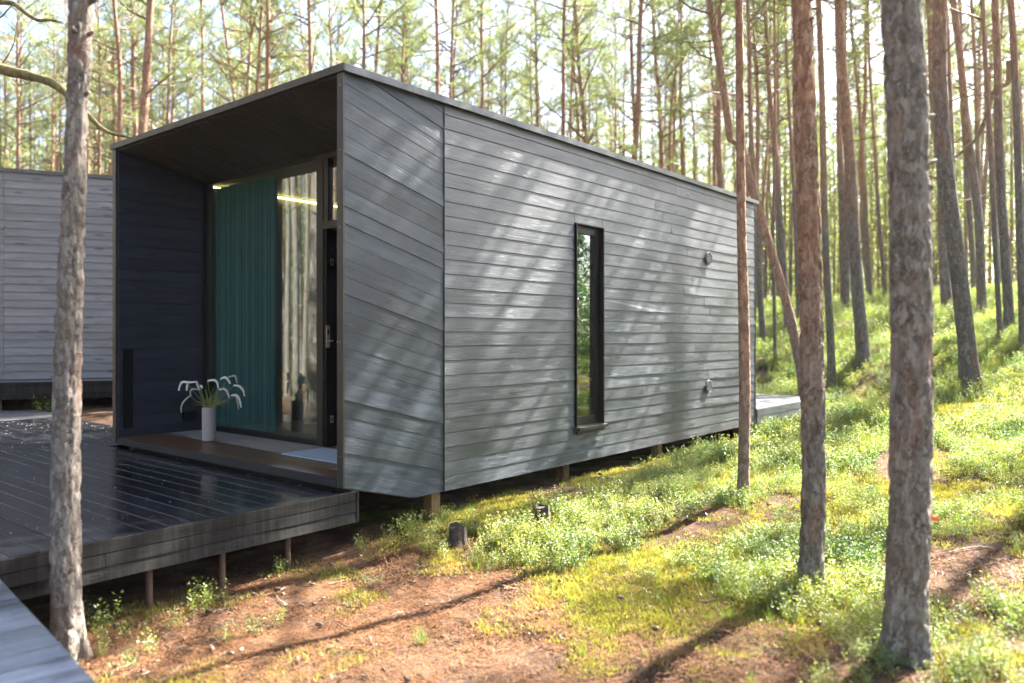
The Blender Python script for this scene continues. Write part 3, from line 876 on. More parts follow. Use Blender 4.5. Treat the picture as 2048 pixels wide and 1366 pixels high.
# ------------------------------------------------------------------ decks
deck = empty('wooden_deck', (P0.x, P0.y, 0), RZ, label='wet black wooden deck in front of the cabin with streaked layered edge', cat='deck')
DT = .485
def deckboard(par, mat, a0, a1, b0, b1, zt=DT, th=.026, name='deck_board'):
    mb = MB(); r = .003
    dz = random.uniform(-.0012, .0012)
    # slightly chamfered top edges
    mb.prism([(a0, zt - th), (a1, zt - th), (a1, zt - r + dz), (a1 - r, zt + dz), (a0 + r, zt + dz), (a0, zt - r + dz)], 1, b0, b1)
    # uv: grain along b
    k = 0
    for fi, f in enumerate(mb.f):
        for vi in f:
            p = mb.v[vi]; mb.uv[k] = (p[1], p[0] + p[2]); k += 1
    return build(mb, name, mat, par)
bw = .142
a = -6.0
while a < .8:
    a1 = a + bw - .006
    if a1 < -.92:
        deckboard(deck, M['deck'], a, a1, -.006, 4.7)
    elif a1 < .1:
        j = random.choice([3.9, 4.6, 5.2])
        deckboard(deck, M['deck'], a, a1, -.006, j); deckboard(deck, M['deck'], a, a1, j + .004, 7.42)
    else:
        deckboard(deck, M['deck'], a, a1, 3.86, 7.42)
    a += bw
for kz in range(3):
    z1 = DT - .004 - kz * .077
    cuts = [-6.0, -3.4 + .7 * kz, -1.1 - .6 * kz, .104]
    for i in range(3):
        plank(deck, M['fascia'], [(cuts[i] + .001, z1 - .0745), (cuts[i + 1] - .001, z1 - .0745), (cuts[i + 1] - .001, z1), (cuts[i] + .001, z1)],
              (0, -.010, 0), UX, VZ, NB, .02, z1 - .0745, .0745, .002 + .004 * kz, name='fascia_board')
for kz in range(3):
    z1 = DT - .004 - kz * .077
    mb = MB(); mb.box(.106, .124, -.02, 3.7, z1 - .0745, z1, g=1); build(mb, 'fascia_board', M['fascia'], deck)
mb = MB()
for b in np.arange(.25, 4.6, .55): mb.box(-5.95, .09, b, b + .045, .27, DT - .027)
for b in np.arange(4.8, 7.4, .55): mb.box(-.9, .75, b, b + .045, .27, DT - .027)
build(mb, 'joists', M['core'], deck, kind='stuff')
for aa, bb in ((-.40, .12), (-.903, .12), (-1.387, .12), (-1.885, .12), (-2.5, .12), (-.4, 2), (-1.6, 2), (-2.8, 2.0), (-.4, 5.5)):
    mb = MB(); gz = gloc(aa, bb)
    mb.tube([(aa, bb, gz - .15), (aa, bb, gz - .02), (aa, bb, .268)], [.021, .021, .021], 12); build(mb, 'pile', M['rust'], deck, True)

deck2 = empty('side_deck', (P0.x, P0.y, 0), RZ, label='lighter sunlit deck platform adjoining the far left end of the black deck', cat='deck')
b = 7.46
while b < 12.5:
    mb = MB(); mb.box(-1.3, .98, b, b + .136, DT - .03, DT + random.uniform(-.001, .001), g=0); build(mb, 'deck_board', M['fardeck'], deck2); b += .142
mb = MB(); mb.box(-1.28, .96, 7.5, 12.4, .28, DT - .031); build(mb, 'substructure', M['core'], deck2)

# terrace behind the cabin
deck3 = empty('rear_deck', (P0.x, P0.y, 0), RZ, label='low grey wooden deck projecting from the far end of the cabin', cat='deck')
a = L + .03
while a < 10.55:
    mb = MB(); mb.box(a, a + .136, -.01, 3.4, .515, .545, g=1); build(mb, 'deck_board', M['fardeck'], deck3); a += .142
for kz in range(2):
    z1 = .541 - kz * .11
    plank(deck3, M['siding'], [(L + .02, z1 - .107), (10.56, z1 - .107), (10.56, z1), (L + .02, z1)], (0, -.012, 0), UX, VZ, NB, .02, z1 - .107, .107, .004, name='fascia_board')
    mb = MB(); mb.box(10.562, 10.58, -.02, 3.4, z1 - .107, z1, g=1); build(mb, 'fascia_board', M['siding'], deck3)
mb = MB(); mb.box(L + .04, 10.5, .05, 3.3, .40, .513); build(mb, 'substructure', M['core'], deck3)
for aa, bb in ((8.6, .15), (10.3, .15), (10.3, 3)):
    mb = MB(); mb.box(aa - .05, aa + .05, bb - .05, bb + .05, gloc(aa, bb) - .2, .399, g=2); build(mb, 'post', M['postwood'], deck3)

# walkway close to the camera
wrz = math.atan2(-.727, .687)
walk = empty('walkway', (-2.44, 3.73, 0), wrz, label='narrow blue-black wooden walkway running along the lower left beside the tree', cat='walkway')
t = -.22
while t < 2.75:
    mb = MB(); mb.box(t, t + .137, -1.5, .0, DT - .034, DT - .006 + random.uniform(-.001, .001), g=1); build(mb, 'deck_board', M['walk'], walk); t += .1425
for kz in range(2):
    z1 = DT - .008 - kz * .09
    plank(walk, M['walk'], [(-.22, z1 - .087), (2.76, z1 - .087), (2.76, z1), (-.22, z1)], (0, .004, 0), UX, VZ, (0, 1, 0), .003, z1 - .087, .087, .012, name='fascia_board')
mb = MB(); mb.box(-.2, 2.7, -1.45, -.06, .30, DT - .036); build(mb, 'substructure', M['core'], walk)
for tt in (.6, 1.9):
    mb = MB(); mb.tube([(tt, -.12, -.3), (tt, -.12, .30)], .022, 10); build(mb, 'pile', M['rust'], walk, True)

# ------------------------------------------------------------------ neighbouring cabin
nb = empty('neighbouring_cabin', (-8.12, 12.4, 0), math.atan2(.382, .924),
           label='pale grey plank cabin standing beyond the deck on the left', cat='cabin')
NZ0, NZ1 = .94, 4.24
z = NZ0
k = 0
while z < NZ1 - .001:
    z1 = min(z + .127, NZ1)
    for (u0, u1) in ((-2.6, .052), (.056, 2.4 + .5 * (k % 3)), (2.404 + .5 * (k % 3), 5.0)):
        plank(nb, M['neighbour'], [(u0, z), (u1, z), (u1, z1), (u0, z1)], (0, 0, 0), UX, VZ, NB, .018, z, .127, .011, bow(900 + k, .004, u0, u1), sub=2)
    z = z1; k += 1
mb = MB(); mb.box(-2.6, 5.0, .02, 3.6, NZ0, NZ1 - .01); build(mb, 'wall', M['core'], nb)
mb = MB(); mb.box(-2.65, 5.05, -.035, 3.65, NZ1 + .001, NZ1 + .06); build(mb, 'roof', M['metal'], nb)
for kz in range(3):
    z1 = .925 - kz * .088
    plank(nb, M['fascia'], [(-2.6, z1 - .086), (5, z1 - .086), (5, z1), (-2.6, z1)], (0, -.60, 0), UX, VZ, NB, .02, z1 - .086, .086, .004, name='fascia_board')
for kz in range(4):
    mb = MB(); mb.box(-2.6, 5, -.595 + kz * .148, -.453 + kz * .148, .90, .927, g=0); build(mb, 'deck_board', M['fardeck'], nb)
mb = MB(); mb.box(-2.5, 4.9, -.57, 3.5, .68, .898); build(mb, 'substructure', M['core'], nb)
for u in (-2, 0, 2, 4):
    mb = MB(); mb.box(u, u + .1, -.4, -.3, .2, .68); build(mb, 'post', M['postwood'], nb)

# ------------------------------------------------------------------ vase and flowers
VY = 7.89
vb = P(418, 882, VY); vb.z = FL
mb = MB(); n = 40
prof = [(0, 0), (.060, 0), (.066, .004), (.0675, .02), (.068, .33), (.066, .338), (.060, .338), (.058, .33), (.056, .02), (0, .018)]
for i in range(n):
    a0, a1 = 2 * PI * i / n, 2 * PI * (i + 1) / n
    for (r0, h0), (r1, h1) in zip(prof, prof[1:]):
        pts = [(r0 * math.cos(a0), r0 * math.sin(a0), h0), (r0 * math.cos(a1), r0 * math.sin(a1), h0), (r1 * math.cos(a1), r1 * math.sin(a1), h1), (r1 * math.cos(a0), r1 * math.sin(a0), h1)]
        if r0 == 0: pts = [pts[0], pts[2], pts[3]]
        elif r1 == 0: pts = pts[:3]
        mb.quad(pts)
vase = build(mb, 'vase', M['ceramic'], None, True); vase.location = (vb.x, vb.y, FL + .003)
tag(vase, 'tall pale grey cylindrical vase standing on the terrace boards', 'vase')
bq = empty('bouquet', (vb.x, vb.y, FL + .33), 0, label='bunch of drooping white foxtail flowers standing in the grey vase', cat='flowers')
def Z8(x, y, dy=0):
    p = P(340 + x / 7.589, 720 + y / 7.589, VY + dy)
    return p - Vector((vb.x, vb.y, FL + .33))
spikes = [([(410,330),(290,342),(190,337),(150,400),(135,465)],'spike'), ([(270,350),(262,400),(255,465)],'spike'), ([(405,330),(430,400),(450,462)],'spike'),
          ([(430,452),(350,440),(308,480),(320,550)],'spikegrey'), ([(300,545),(205,635),(172,720),(175,800)],'spikegrey'), ([(572,320),(650,305),(710,330),(735,425)],'spike'),
          ([(765,290),(840,265),(895,320),(915,362)],'spike'), ([(880,265),(980,240),(1010,300),(1020,350)],'spikegrey'), ([(740,450),(825,440),(870,490),(900,575)],'spike'),
          ([(965,385),(1050,397),(1110,460),(1130,550)],'spike'), ([(930,540),(1005,535),(1055,600),(1080,720)],'spike'), ([(1000,545),(1030,650),(1040,745)],'spikegrey'),
          ([(460,385),(480,405),(490,430)],'spike')]
rb = random.Random(4)
def smooth_path(pts, n):
    pts = [Vector(p) for p in pts]; out_ = []
    for i in range(n + 1):
        t = i / n * (len(pts) - 1); k = min(int(t), len(pts) - 2); f = t - k
        p0 = pts[max(k - 1, 0)]; p1 = pts[k]; p2 = pts[k + 1]; p3 = pts[min(k + 2, len(pts) - 1)]
        out_.append(.5 * ((2 * p1) + (-p0 + p2) * f + (2 * p0 - 5 * p1 + 4 * p2 - p3) * f * f + (-p0 + 3 * p1 - 3 * p2 + p3) * f**3))
    return out_
for pth, mt in spikes:
    dy = rb.uniform(-.10, .10)
    pts = [Z8(x, y, dy) for x, y in pth]
    sp_ = smooth_path(pts, 16)
    rads = [(.0112 if mt == 'spike' else .009) * (.75 + .35 * math.sin(PI * min(1, i / 16 * 1.15))) * rb.uniform(.9, 1.12) for i in range(17)]
    mb = MB(); mb.tube(sp_, rads, 8); build(mb, 'flower_spike', M[mt], bq, True)
    sx = -.03 if pth[0][0] < 560 else .03
    st = smooth_path([Vector((sx + rb.uniform(-.015, .015), rb.uniform(-.02, .02), -.12)), Vector((sx * 1.2, 0, .02)),
                      Vector((sx, 0, .02)) * .4 + pts[0] * .6 + Vector((0, 0, -.01)), pts[0]], 10)
    mb = MB(); mb.tube(st, .0026, 5); build(mb, 'stem', M['stem'], bq, True)
T = []
for i in range(44):
    az = rb.uniform(0, 2 * PI); ln = rb.uniform(.12, .27); lean = rb.uniform(.25, 1.0)
    c0 = Vector((rb.uniform(-.035, .035), rb.uniform(-.03, .03), -.01)); d = Vector((math.cos(az) * lean, math.sin(az) * lean * .6, 1)).normalized()
    s_ = d.cross(Vector((0, 1, 0))).normalized() * .0028
    prev = c0; 
    for q in range(5):
        dd = (d + Vector((0, 0, -.34 * q * lean))).normalized(); nx_ = prev + dd * ln / 5
        T.append((prev - s_, prev + s_, nx_ + s_ * .8)); T.append((prev - s_, nx_ + s_ * .8, nx_ - s_ * .8)); prev = nx_
link('leaves', tri_mesh('leaves', np.array([[tuple(v) for v in t] for t in T]), M['stem']), bq, kind='stuff')

# ------------------------------------------------------------------ pine crowns
H = 18.0
def trunk_bend(seed):
    r = random.Random(seed)
    p = [r.uniform(0, 6.28) for _ in range(4)]; a = r.uniform(.05, .16)
    return lambda z: (a * math.sin(z * .38 + p[0]) * min(1, z / 3) + .03 * math.sin(z * 1.3 + p[1]), a * math.sin(z * .33 + p[2]) * min(1, z / 3) + .03 * math.sin(z * 1.1 + p[3]))
def trad(z):
    return .20 + .80 * max(0, 1 - z / H)**.85 + .35 * math.exp(-z / .22)

def make_crown(seed, z0, z1, spread, dens=1.0, bigl=False):
    """limbs and needle tufts of one pine, in metres around the trunk axis"""
    r = random.Random(seed); rn = np.random.default_rng(seed); bend = trunk_bend(seed % 6)
    mb = MB(); tuft_c = []; tuft_d = []
    nb_ = int(46 * dens)
    for i in range(nb_):
        f = (i + r.random()) / nb_
        z = z0 + (z1 - z0) * f**.85
        az = r.uniform(0, 2 * PI)
        sh = math.sin(PI * min(1, (.18 + .82 * f)))**.6
        ln = spread * (.35 + .8 * sh) * r.uniform(.6, 1.15)
        el = r.uniform(-.05, .45) + .5 * f
        if bigl and r.random() < .4: ln *= 1.5
        c = Vector((*bend(z), z)); d = Vector((math.cos(az) * math.cos(el), math.sin(az) * math.cos(el), math.sin(el)))
        nseg = 6; pts = [c]; p = c.copy()
        for k_ in range(nseg):
            d = (d + Vector((r.uniform(-.22, .22), r.uniform(-.22, .22), r.uniform(-.12, .16)))).normalized()
            p = p + d * ln / nseg; pts.append(p.copy())
        r0 = .012 + .013 * ln
        mb.tube(pts, [r0 * (1 - .85 * k_ / nseg) for k_ in range(nseg + 1)], 3, 0, False)
        dead = f < .22 and r.random() < .75
        for k_ in range(2 if not dead else 1, nseg + 1):
            for q in range(2 if not dead else 1):
                if r.random() < .12: continue
                b0 = pts[k_ - 1].lerp(pts[k_], r.random())
                dd = (d + Vector((r.uniform(-1, 1), r.uniform(-1, 1), r.uniform(-.25, .75)))).normalized()
                tl = r.uniform(.25, .65) * (1.1 if k_ < nseg else .8)
                e = b0 + dd * tl + Vector((0, 0, .05))
                mb.tube([b0, b0.lerp(e, .5) + Vector((0, 0, -.02)), e], [.008, .006, .003], 3, 0, False)
                if dead: continue
                for s_ in np.arange(.40, 1.05, .19):
                    tuft_c.append(b0 + (e - b0) * s_ + Vector((r.uniform(-.05, .05), r.uniform(-.05, .05), r.uniform(-.03, .05)))); tuft_d.append(dd)
                    if r.random() < .35:
                        side = Vector((r.uniform(-1, 1), r.uniform(-1, 1), r.uniform(-.1, .6))).normalized()
                        tuft_c.append(b0 + (e - b0) * s_ + side * r.uniform(.08, .22)); tuft_d.append(side)
    tc_ = np.array([tuple(v) for v in tuft_c]); td = np.array([tuple(v) for v in tuft_d])
    K = 8; n = len(tc_)
    dirs = rn.normal(size=(n, K, 3)); dirs /= np.linalg.norm(dirs, axis=-1, keepdims=True)
    dirs = dirs + td[:, None, :] * .75 + np.array([0, 0, .25]); dirs /= np.linalg.norm(dirs, axis=-1, keepdims=True)
    ln = rn.uniform(.07, .13, (n, K, 1))
    wv = np.cross(dirs, rn.normal(size=(n, K, 3))); wv /= np.linalg.norm(wv, axis=-1, keepdims=True) + 1e-9
    wd = rn.uniform(.009, .016, (n, K, 1))
    base = tc_[:, None, :] + dirs * .01
    tri = np.stack([base - wv * wd * .6, base + wv * wd * .6, base + dirs * ln + wv * wd * .3], axis=2).reshape(-1, 3, 3)
    # join limbs + needles in one mesh
    nv = len(mb.v); nt_ = len(tri)
    fv = np.array(mb.f, dtype=np.int32)          # quads
    me = bpy.data.meshes.new('crown')
    me.vertices.add(nv + nt_ * 3)
    me.vertices.foreach_set('co', np.concatenate([np.array(mb.v, dtype=np.float32), tri.reshape(-1, 3).astype(np.float32)]).ravel())
    me.loops.add(fv.size + nt_ * 3)
    me.loops.foreach_set('vertex_index', np.concatenate([fv.ravel(), np.arange(nv, nv + nt_ * 3)]).astype(np.int32))
    me.polygons.add(len(fv) + nt_)
    ls = np.concatenate([np.arange(0, fv.size, 4), fv.size + np.arange(0, nt_ * 3, 3)]).astype(np.int32)
    me.polygons.foreach_set('loop_start', ls)
    me.polygons.foreach_set('material_index', np.concatenate([np.zeros(len(fv)), np.ones(nt_)]).astype(np.int32))
    me.materials.append(M['branch']); me.materials.append(M['needle'])
    me.update(calc_edges=True)
    return me

def make_trunk(seed):
    """unit radius at the base, full height in metres, with dead branch stubs low down"""
    r = random.Random(seed * 7 + 1); bend = trunk_bend(seed)
    mb = MB()
    zs = [-.5, 0, .08, .2, .4, .8] + list(np.arange(1.3, H, .7)) + [H]
    S = 14; rs_ = []
    for z in zs:
        bx, by = bend(max(z, 0)); base = len(mb.v); rs_.append(base)
        for k_ in range(S):
            t = 2 * PI * k_ / S; lob = 1 + (.10 * math.sin(3 * t + seed) * math.exp(-max(z, 0) / .5)) + r.uniform(-.035, .035)
            rr = trad(max(z, 0)) * lob
            mb.v.append((bx / .12 + rr * math.cos(t), by / .12 + rr * math.sin(t), z))
    for i in range(len(zs) - 1):
        for k_ in range(S):
            k2 = (k_ + 1) % S; a, b = rs_[i], rs_[i + 1]
            mb.f.append((a + k_, a + k2, b + k2, b + k_)); mb.mi.append(0); mb.uv += [(0, 0)] * 4
    for i in range(r.randint(16, 26)):      # dead twigs on the lower trunk
        z = r.uniform(1.6, 8.5); az = r.uniform(0, 2 * PI); ln = r.choice([.08, .15, .3, .5, .8, 1.2]) * r.uniform(.6, 1.2)
        bx, by = bend(z); c = Vector((bx, by, z)); d = Vector((math.cos(az), math.sin(az), r.uniform(-.15, .5)))
        pts = [c + d * .06]
        for k_ in range(4):
            d = (d + Vector((r.uniform(-.25, .25), r.uniform(-.25, .25), r.uniform(-.2, .15)))).normalized(); pts.append(pts[-1] + d * ln / 4)
        mm = MB(); mm.tube(pts, [.012, .010, .008, .006, .003], 4, 1, False)
        o = len(mb.v); mb.v += [(v[0] / .12, v[1] / .12, v[2]) for v in mm.v]; mb.f += [tuple(i_ + o for i_ in f) for f in mm.f]; mb.mi += mm.mi; mb.uv += mm.uv
    return mb.mesh('trunk', [M['bark'], M['branch']], True)

TR = [make_trunk(s) for s in range(6)]
CR = [make_crown(s, z0, z1, sp) for s, z0, z1, sp in ((0, 7.2, 17.8, 1.7), (1, 8.0, 17.6, 1.5), (2, 6.3, 17.9, 1.9), (3, 8.8, 17.8, 1.6), (4, 5.4, 17.5, 1.5), (5, 7.0, 17.8, 1.8))]
CRB = make_crown(12, 5.0, 17.5, 2.2, 1.0, True)      # broad, big limbed

def ray_base(x, yb, y0=6.0, y1=70.0):
    """depth at which the ground projects to pixel (x, yb)"""
    Ys = np.arange(y0, y1, .1); Xs = (x - 1024) / F * Ys
    d = gh(Xs, Ys) - (E + (HY - yb) / F * Ys)
    for i in range(len(d) - 1):
        if d[i] < 0 <= d[i + 1]: return float(Ys[i + 1])
    return None

tree_no = 0
PLACED = []
def pine(x, y, dia, lean=(0, 0), label=None, group=None, v=None, sc=None, crown=True, orange=True, bigm=False, rz=None, name='pine_tree'):
    global tree_no
    v = tree_no % 6 if v is None else v; tree_no += 1
    z = g1(x, y)
    o = bpy.data.objects.new(name, None); C.objects.link(o); o.location = (x, y, z); o.empty_display_size = .3
    sc = sc or random.uniform(.9, 1.12)
    rz = random.uniform(0, 2 * PI) if rz is None else rz
    # lean in world axes, then spin about the trunk
    R = Matrix.Rotation(math.atan(lean[0]), 4, 'Y') @ Matrix.Rotation(-math.atan(lean[1]), 4, 'X') @ Matrix.Rotation(rz, 4, 'Z')
    o.rotation_euler = R.to_euler()
    if crown == 'broad': v = 0
    t = link('trunk', TR[v], o); rr = dia / 2; t.scale = (rr, rr, sc)
    if bigm:
        t.material_slots[0].link = 'OBJECT'; t.material_slots[0].material = M['barkbig']
    if crown:
        c = link('crown', CRB if crown == 'broad' else CR[v], o); c.scale = (sc, sc, sc)
    tag(o, label, 'tree', group)
    PLACED.append((x, y))
    return o

# trees one can pick out above the roofs: (x at row 0, x at row yl, yl, width px, diameter, label)
above = [
 (34, 34, 330, 6.5, .17, 'slender orange pine above the pale cabin near the left picture edge'),
 (13, 13, 330, 4, .14, 'hair-thin pine stem hard against the left picture edge above the pale cabin'), (53, 53, 330, 4, .14, 'very thin stem just right of the slender orange pine above the pale cabin'), (73, 74, 330, 5, .15, 'thin greyish stem midway between the slender orange pine and the near lichened trunk'),
 (107, 108, 340, 7, .18, 'grey-barked pine just left of the near lichened trunk, behind the pale cabin'),
 (116, 114, 340, 6, .17, 'orange-tinted stem half overlapping the grey-barked pine left of the near lichened trunk'), (136, 122, 340, 6, .16, 'reddish stem peeping out at the left side of the near lichened trunk'), (184, 181, 350, 7, .17, 'stem peeping out at the right side of the near lichened trunk'), (198, 195, 350, 5, .15, 'thin stem second to the right of the near lichened trunk'),
 (213, 211, 350, 5.5, .16, 'thin straight orange pine rising over the gap between the two cabins'), (234, 233, 350, 5, .15, 'thin stem right above the upper left corner of the cabin front'),
 (302, 292, 260, 17.5, .25, 'thick pale pink sunlit pine rising behind the left end of the big roof'),
 (327, 330, 250, 5.5, .15, 'dark thin stem right beside the thick pale pink pine'), (356, 351, 240, 7.5, .17, 'straight pale pine behind the roof front, next to the thick pink one'),
 (380, 380, 230, 5, .15, 'dim thin stem second to the right of the straight pale pine behind the roof front'), (391, 392, 230, 5, .15, 'reddish thin stem close left of the dark-limbed pine above the roof front'), (408, 407, 220, 8, .18, 'dark-limbed pine above the roof front, just left of the slanting one'),
 (445, 468, 200, 9, .18, 'crooked slanting orange pine with forked limbs above the roof front'),
 (497, 496, 190, 9.5, .19, 'stout orange pine with many limbs right of the slanting one'), (486, 485, 190, 5.5, .15, 'thin stem close left of the stout many-limbed orange pine'),
 (533, 534, 180, 4, .13, 'first of three hair-thin stems right of the stout many-limbed orange pine'), (544, 543, 180, 4, .13, 'middle one of three hair-thin stems right of the stout many-limbed orange pine'), (557, 553, 175, 4, .13, 'curved last one of three hair-thin stems right of the stout many-limbed pine'),
 (603, 610, 155, 6, .16, 'thin bare orange pine over the middle of the roof front'),
 (661, 664, 135, 7.5, .17, 'orange pine with level limbs close to the front roof corner'),
 (763, 760, 145, 10, .19, 'bare reddish pine just right of the front roof corner'), (787, 781, 150, 4, .12, 'hair-thin crooked stem between the reddish and the orange-brown pines by the roof corner'),
 (806, 808, 155, 8, .17, 'orange-brown pine second right of the front roof corner'), (853, 855, 170, 4, .13, 'hair-thin stem between the orange-brown pine and the dark forked one'),
 (909, 906, 185, 7, .17, 'dark forked pine over the vertical seam of the cabin wall'),
 (942, 938, 200, 5, .14, 'very thin straight pine right of the dark forked one'), (980, 977, 210, 6, .16, 'greyish pine right of the very thin straight one above the roof edge'), (1003, 1008, 220, 4, .13, 'hair-thin stem second to the right of the very thin straight pine'),
 (1054, 1054, 240, 4, .13, 'hair-thin leftmost stem of the trio left of the broad sweeping-limbed pine'), (1062, 1063, 240, 6, .16, 'middle stem of the trio left of the broad sweeping-limbed pine'), (1072, 1074, 245, 7, .17, 'orange rightmost stem of the trio left of the broad sweeping-limbed pine'),
 (1155, 1162, 275, 10.5, .22, 'broad pine with long sweeping dark limbs above the middle of the roof'), (1148, 1149, 270, 5, .15, 'thin stem hiding just left of the broad sweeping-limbed pine'),
 (1224, 1230, 295, 5.5, .15, 'thin dark pine right of the broad sweeping-limbed one'),
 (1261, 1265, 305, 9.5, .19, 'stout orange pine above the roof over the narrow side window'),
 (1307, 1318, 320, 10, .2, 'grey-stemmed pine above the roof with a lit right side'), (1330, 1336, 330, 5, .15, 'thin reddish stem directly right of the grey-stemmed pine above the roof'), (1338, 1350, 335, 5, .15, 'thin tilted stem left of the straight light orange pine above the roof'),
 (1364, 1364, 340, 8, .18, 'straight light orange pine above the roof left of the leaning trunk'), (1436, 1446, 360, 12, .22, 'orange pine standing behind the leaning trunk above the far roof end'),
]
GRP = 'pines crowded in the background forest'
COMMON = 'slender pine among the many alike in the background forest'
for i, (x0, xl, yl, w, dia, lab) in enumerate(above):
    Yd = dia * F / w
    Xt = (x0 - 1024) / F * Yd; Xl = (xl - 1024) / F * Yd
    slope = (Xt - Xl) / (yl / F * Yd)
    gz = g1(Xl, Yd)
    zb = E + (HY - yl) / F * Yd
    xb = Xl - slope * (zb - gz)
    pine(xb, Yd, dia * 1.25, (slope, random.uniform(-.02, .02)), lab or COMMON, None if lab else GRP, v=i % 6,
         crown='broad' if x0 in (1155, 661, 497, 445, 909, 1307) else True, sc=random.uniform(.95, 1.15))
# trees whose foot shows: (x at row 0, x foot, y foot, width px, label)
feet = [
 (1495, 1526, 698, 12, 'grey pine with its foot on the slope just beyond the far cabin corner'),
 (1546, 1550, 735, 6.5, 'thin pole-like young pine behind the leaning trunk'),
 (1530, 1575, 672, 13, 'grey-brown pine crossed by the leaning trunk on the slope'),
 (1574, 1597, 650, 8, 'thin orange-topped pine between the leaning trunk and the mid trunk'),
 (1643, 1663, 786, 15, 'slim dark pine directly right of the mid foreground trunk'),
 (1682, 1728, 731, 25, 'grey pine with reddish top on the green slope between the two near trunks'),
 (1675, 1688, 612, 15, 'straight trunk on the slope crest left of the grey pine'),
 (1700, 1742, 606, 9, 'thin reddish pine on the crest right of the grey pine'),
 (1848, 1900, 622, 20, 'dark rugged leaning pine just right of the nearest trunk'),
 (1873, 1950, 793, 33, 'big leaning pine on the slope right of the nearest trunk with flared foot'),
 (1898, 1924, 775, 16, "grey stem pressed against the left side of the big leaning pine's foot"),
 (1909, 1966, 643, 17, 'grey pine behind the big leaning one, its foot high on the slope'),
 (1946, 1958, 600, 9, "thin crest pine behind the grey one right of the big leaning pine"),
 (1990, 2020, 669, 18, 'tall grey pine near the right edge with its foot in shrubs'),
 (1965, 2003, 691, 10, 'thin stem close left of the tall grey pine at the right edge'),
 (2017, 2046, 712, 15, 'grey pine cut by the right picture edge, standing in shrubs'),
 (1735, 1770, 602, 8, "thin crest pine just left of the nearest trunk"), (1600, 1612, 606, 7, "thin crest stem peeping out left of the mid foreground trunk"), (1555, 1560, 612, 6, "thin crest stem seen above the leaning trunk"),
]
for i, (x0, xb, yb, w, lab) in enumerate(feet):
    Yd = ray_base(xb, yb)
    if Yd is None: Yd = 34.0
    dia = w * Yd / F
    Xb = (xb - 1024) / F * Yd; zb = g1(Xb, Yd)
    Xt = (x0 - 1024) / F * Yd; zt = E + HY / F * Yd
    pine(Xb, Yd, dia * 1.02, ((Xt - Xb) / (zt - zb), 0.0), lab or 'slim pine on the green slope, alike its neighbours', None if lab else 'slim pines on the slope', v=(i + 2) % 6)

# forest fill behind
rf = random.Random(21)
def fill(n, fx, fy, mind, cond):
    k_ = 0; tries = 0
    while k_ < n and tries < n * 40:
        tries += 1
        x, y = fx(), fy()
        if not cond(x, y): continue
        if any((x - a)**2 + (y - b)**2 < mind * mind for a, b in PLACED): continue
        pine(x, y, rf.uniform(.15, .28), (rf.uniform(-.045, .045), rf.uniform(-.04, .04)), COMMON, GRP); k_ += 1
def vis(x, y): return abs(x) < .68 * y
fill(62, lambda: rf.uniform(-38, 16), lambda: rf.uniform(24, 56), 2.0, lambda x, y: vis(x, y) and x < .2 * y)
def understory(n, x0, x1, y0, y1):
    k_ = 0; tries = 0
    while k_ < n and tries < n * 40:
        tries += 1; x, y = rf.uniform(x0, x1), rf.uniform(y0, y1)
        if not vis(x, y) or any((x - a)**2 + (y - b)**2 < 1.6 for a, b in PLACED): continue
        pine(x, y, rf.uniform(.06, .10), (rf.uniform(-.05, .05), 0), 'small young pine among the taller trunks of the background', 'young pines in the background', v=rf.choice([2, 4]), sc=rf.uniform(.38, .6), name='young_pine'); k_ += 1
understory(46, 8, 44, 34, 62)
understory(14, -36, 2, 36, 56)
fill(66, lambda: rf.uniform(4, 42), lambda: rf.uniform(27, 62), 2.0, lambda x, y: vis(x, y) and x > .2 * y)
# outside the frame: they shade the place and stand in the reflections
OFF = 'pines standing round the clearing'
def off(n, x0, x1, y0, y1, cond, mind=2.2):
    k_ = 0; tries = 0
    while k_ < n and tries < n * 60:
        tries += 1
        x, y = rf.uniform(x0, x1), rf.uniform(y0, y1)
        if vis(x, y) or not cond(x, y): continue
        if any((x - a)**2 + (y - b)**2 < mind * mind for a, b in PLACED): continue
        pine(x, y, rf.uniform(.17, .30), (rf.uniform(-.05, .05), rf.uniform(-.04, .04)), 'pine standing in the forest around the clearing', OFF); k_ += 1
off(14, 6, 34, 2, 36, lambda x, y: True)
off(30, -34, -9, -4, 24, lambda x, y: True)
off(26, -58, -20, 0, 34, lambda x, y: True)
off(10, -12, 14, -22, -7, lambda x, y: True)
# trees mirrored by the big pane: given by the virtual position behind the glass
nG = Vector((dR.x, dR.y)); cG = nG.dot(P0 + dR * GA)
def mirrored(x, Yv):
    p = Vector(((x - 1024) / F * Yv, Yv)); d = nG.dot(p) - cG
    return p - nG * 2 * d
for x, Yv, dia, ln, big_, lab in ((634, 11.8, .36, (.0, .0), True, 'very thick pale pine mirrored in the big front window'),
                     (592, 14.5, .13, (.0, .02), True, 'pale leaning pine mirrored in the front window'),
                     (576, 18, .13, (.0, .01), True, 'slim pale pine mirrored beside the curtain edge'),
                     (600, 26, .17, (.0, .02), False, 'orange pine mirrored high in the front window'),
                     (608, 22, .14, (.0, -.01), True, 'pale pine mirrored between the orange and the thick one'),
                     (652, 20, .2, (.0, .0), False, 'orange pine mirrored at the mullion')):
    p = mirrored(x, Yv)
    pine(p.x, p.y, dia, ln, lab, None, bigm=big_, sc=1.1)

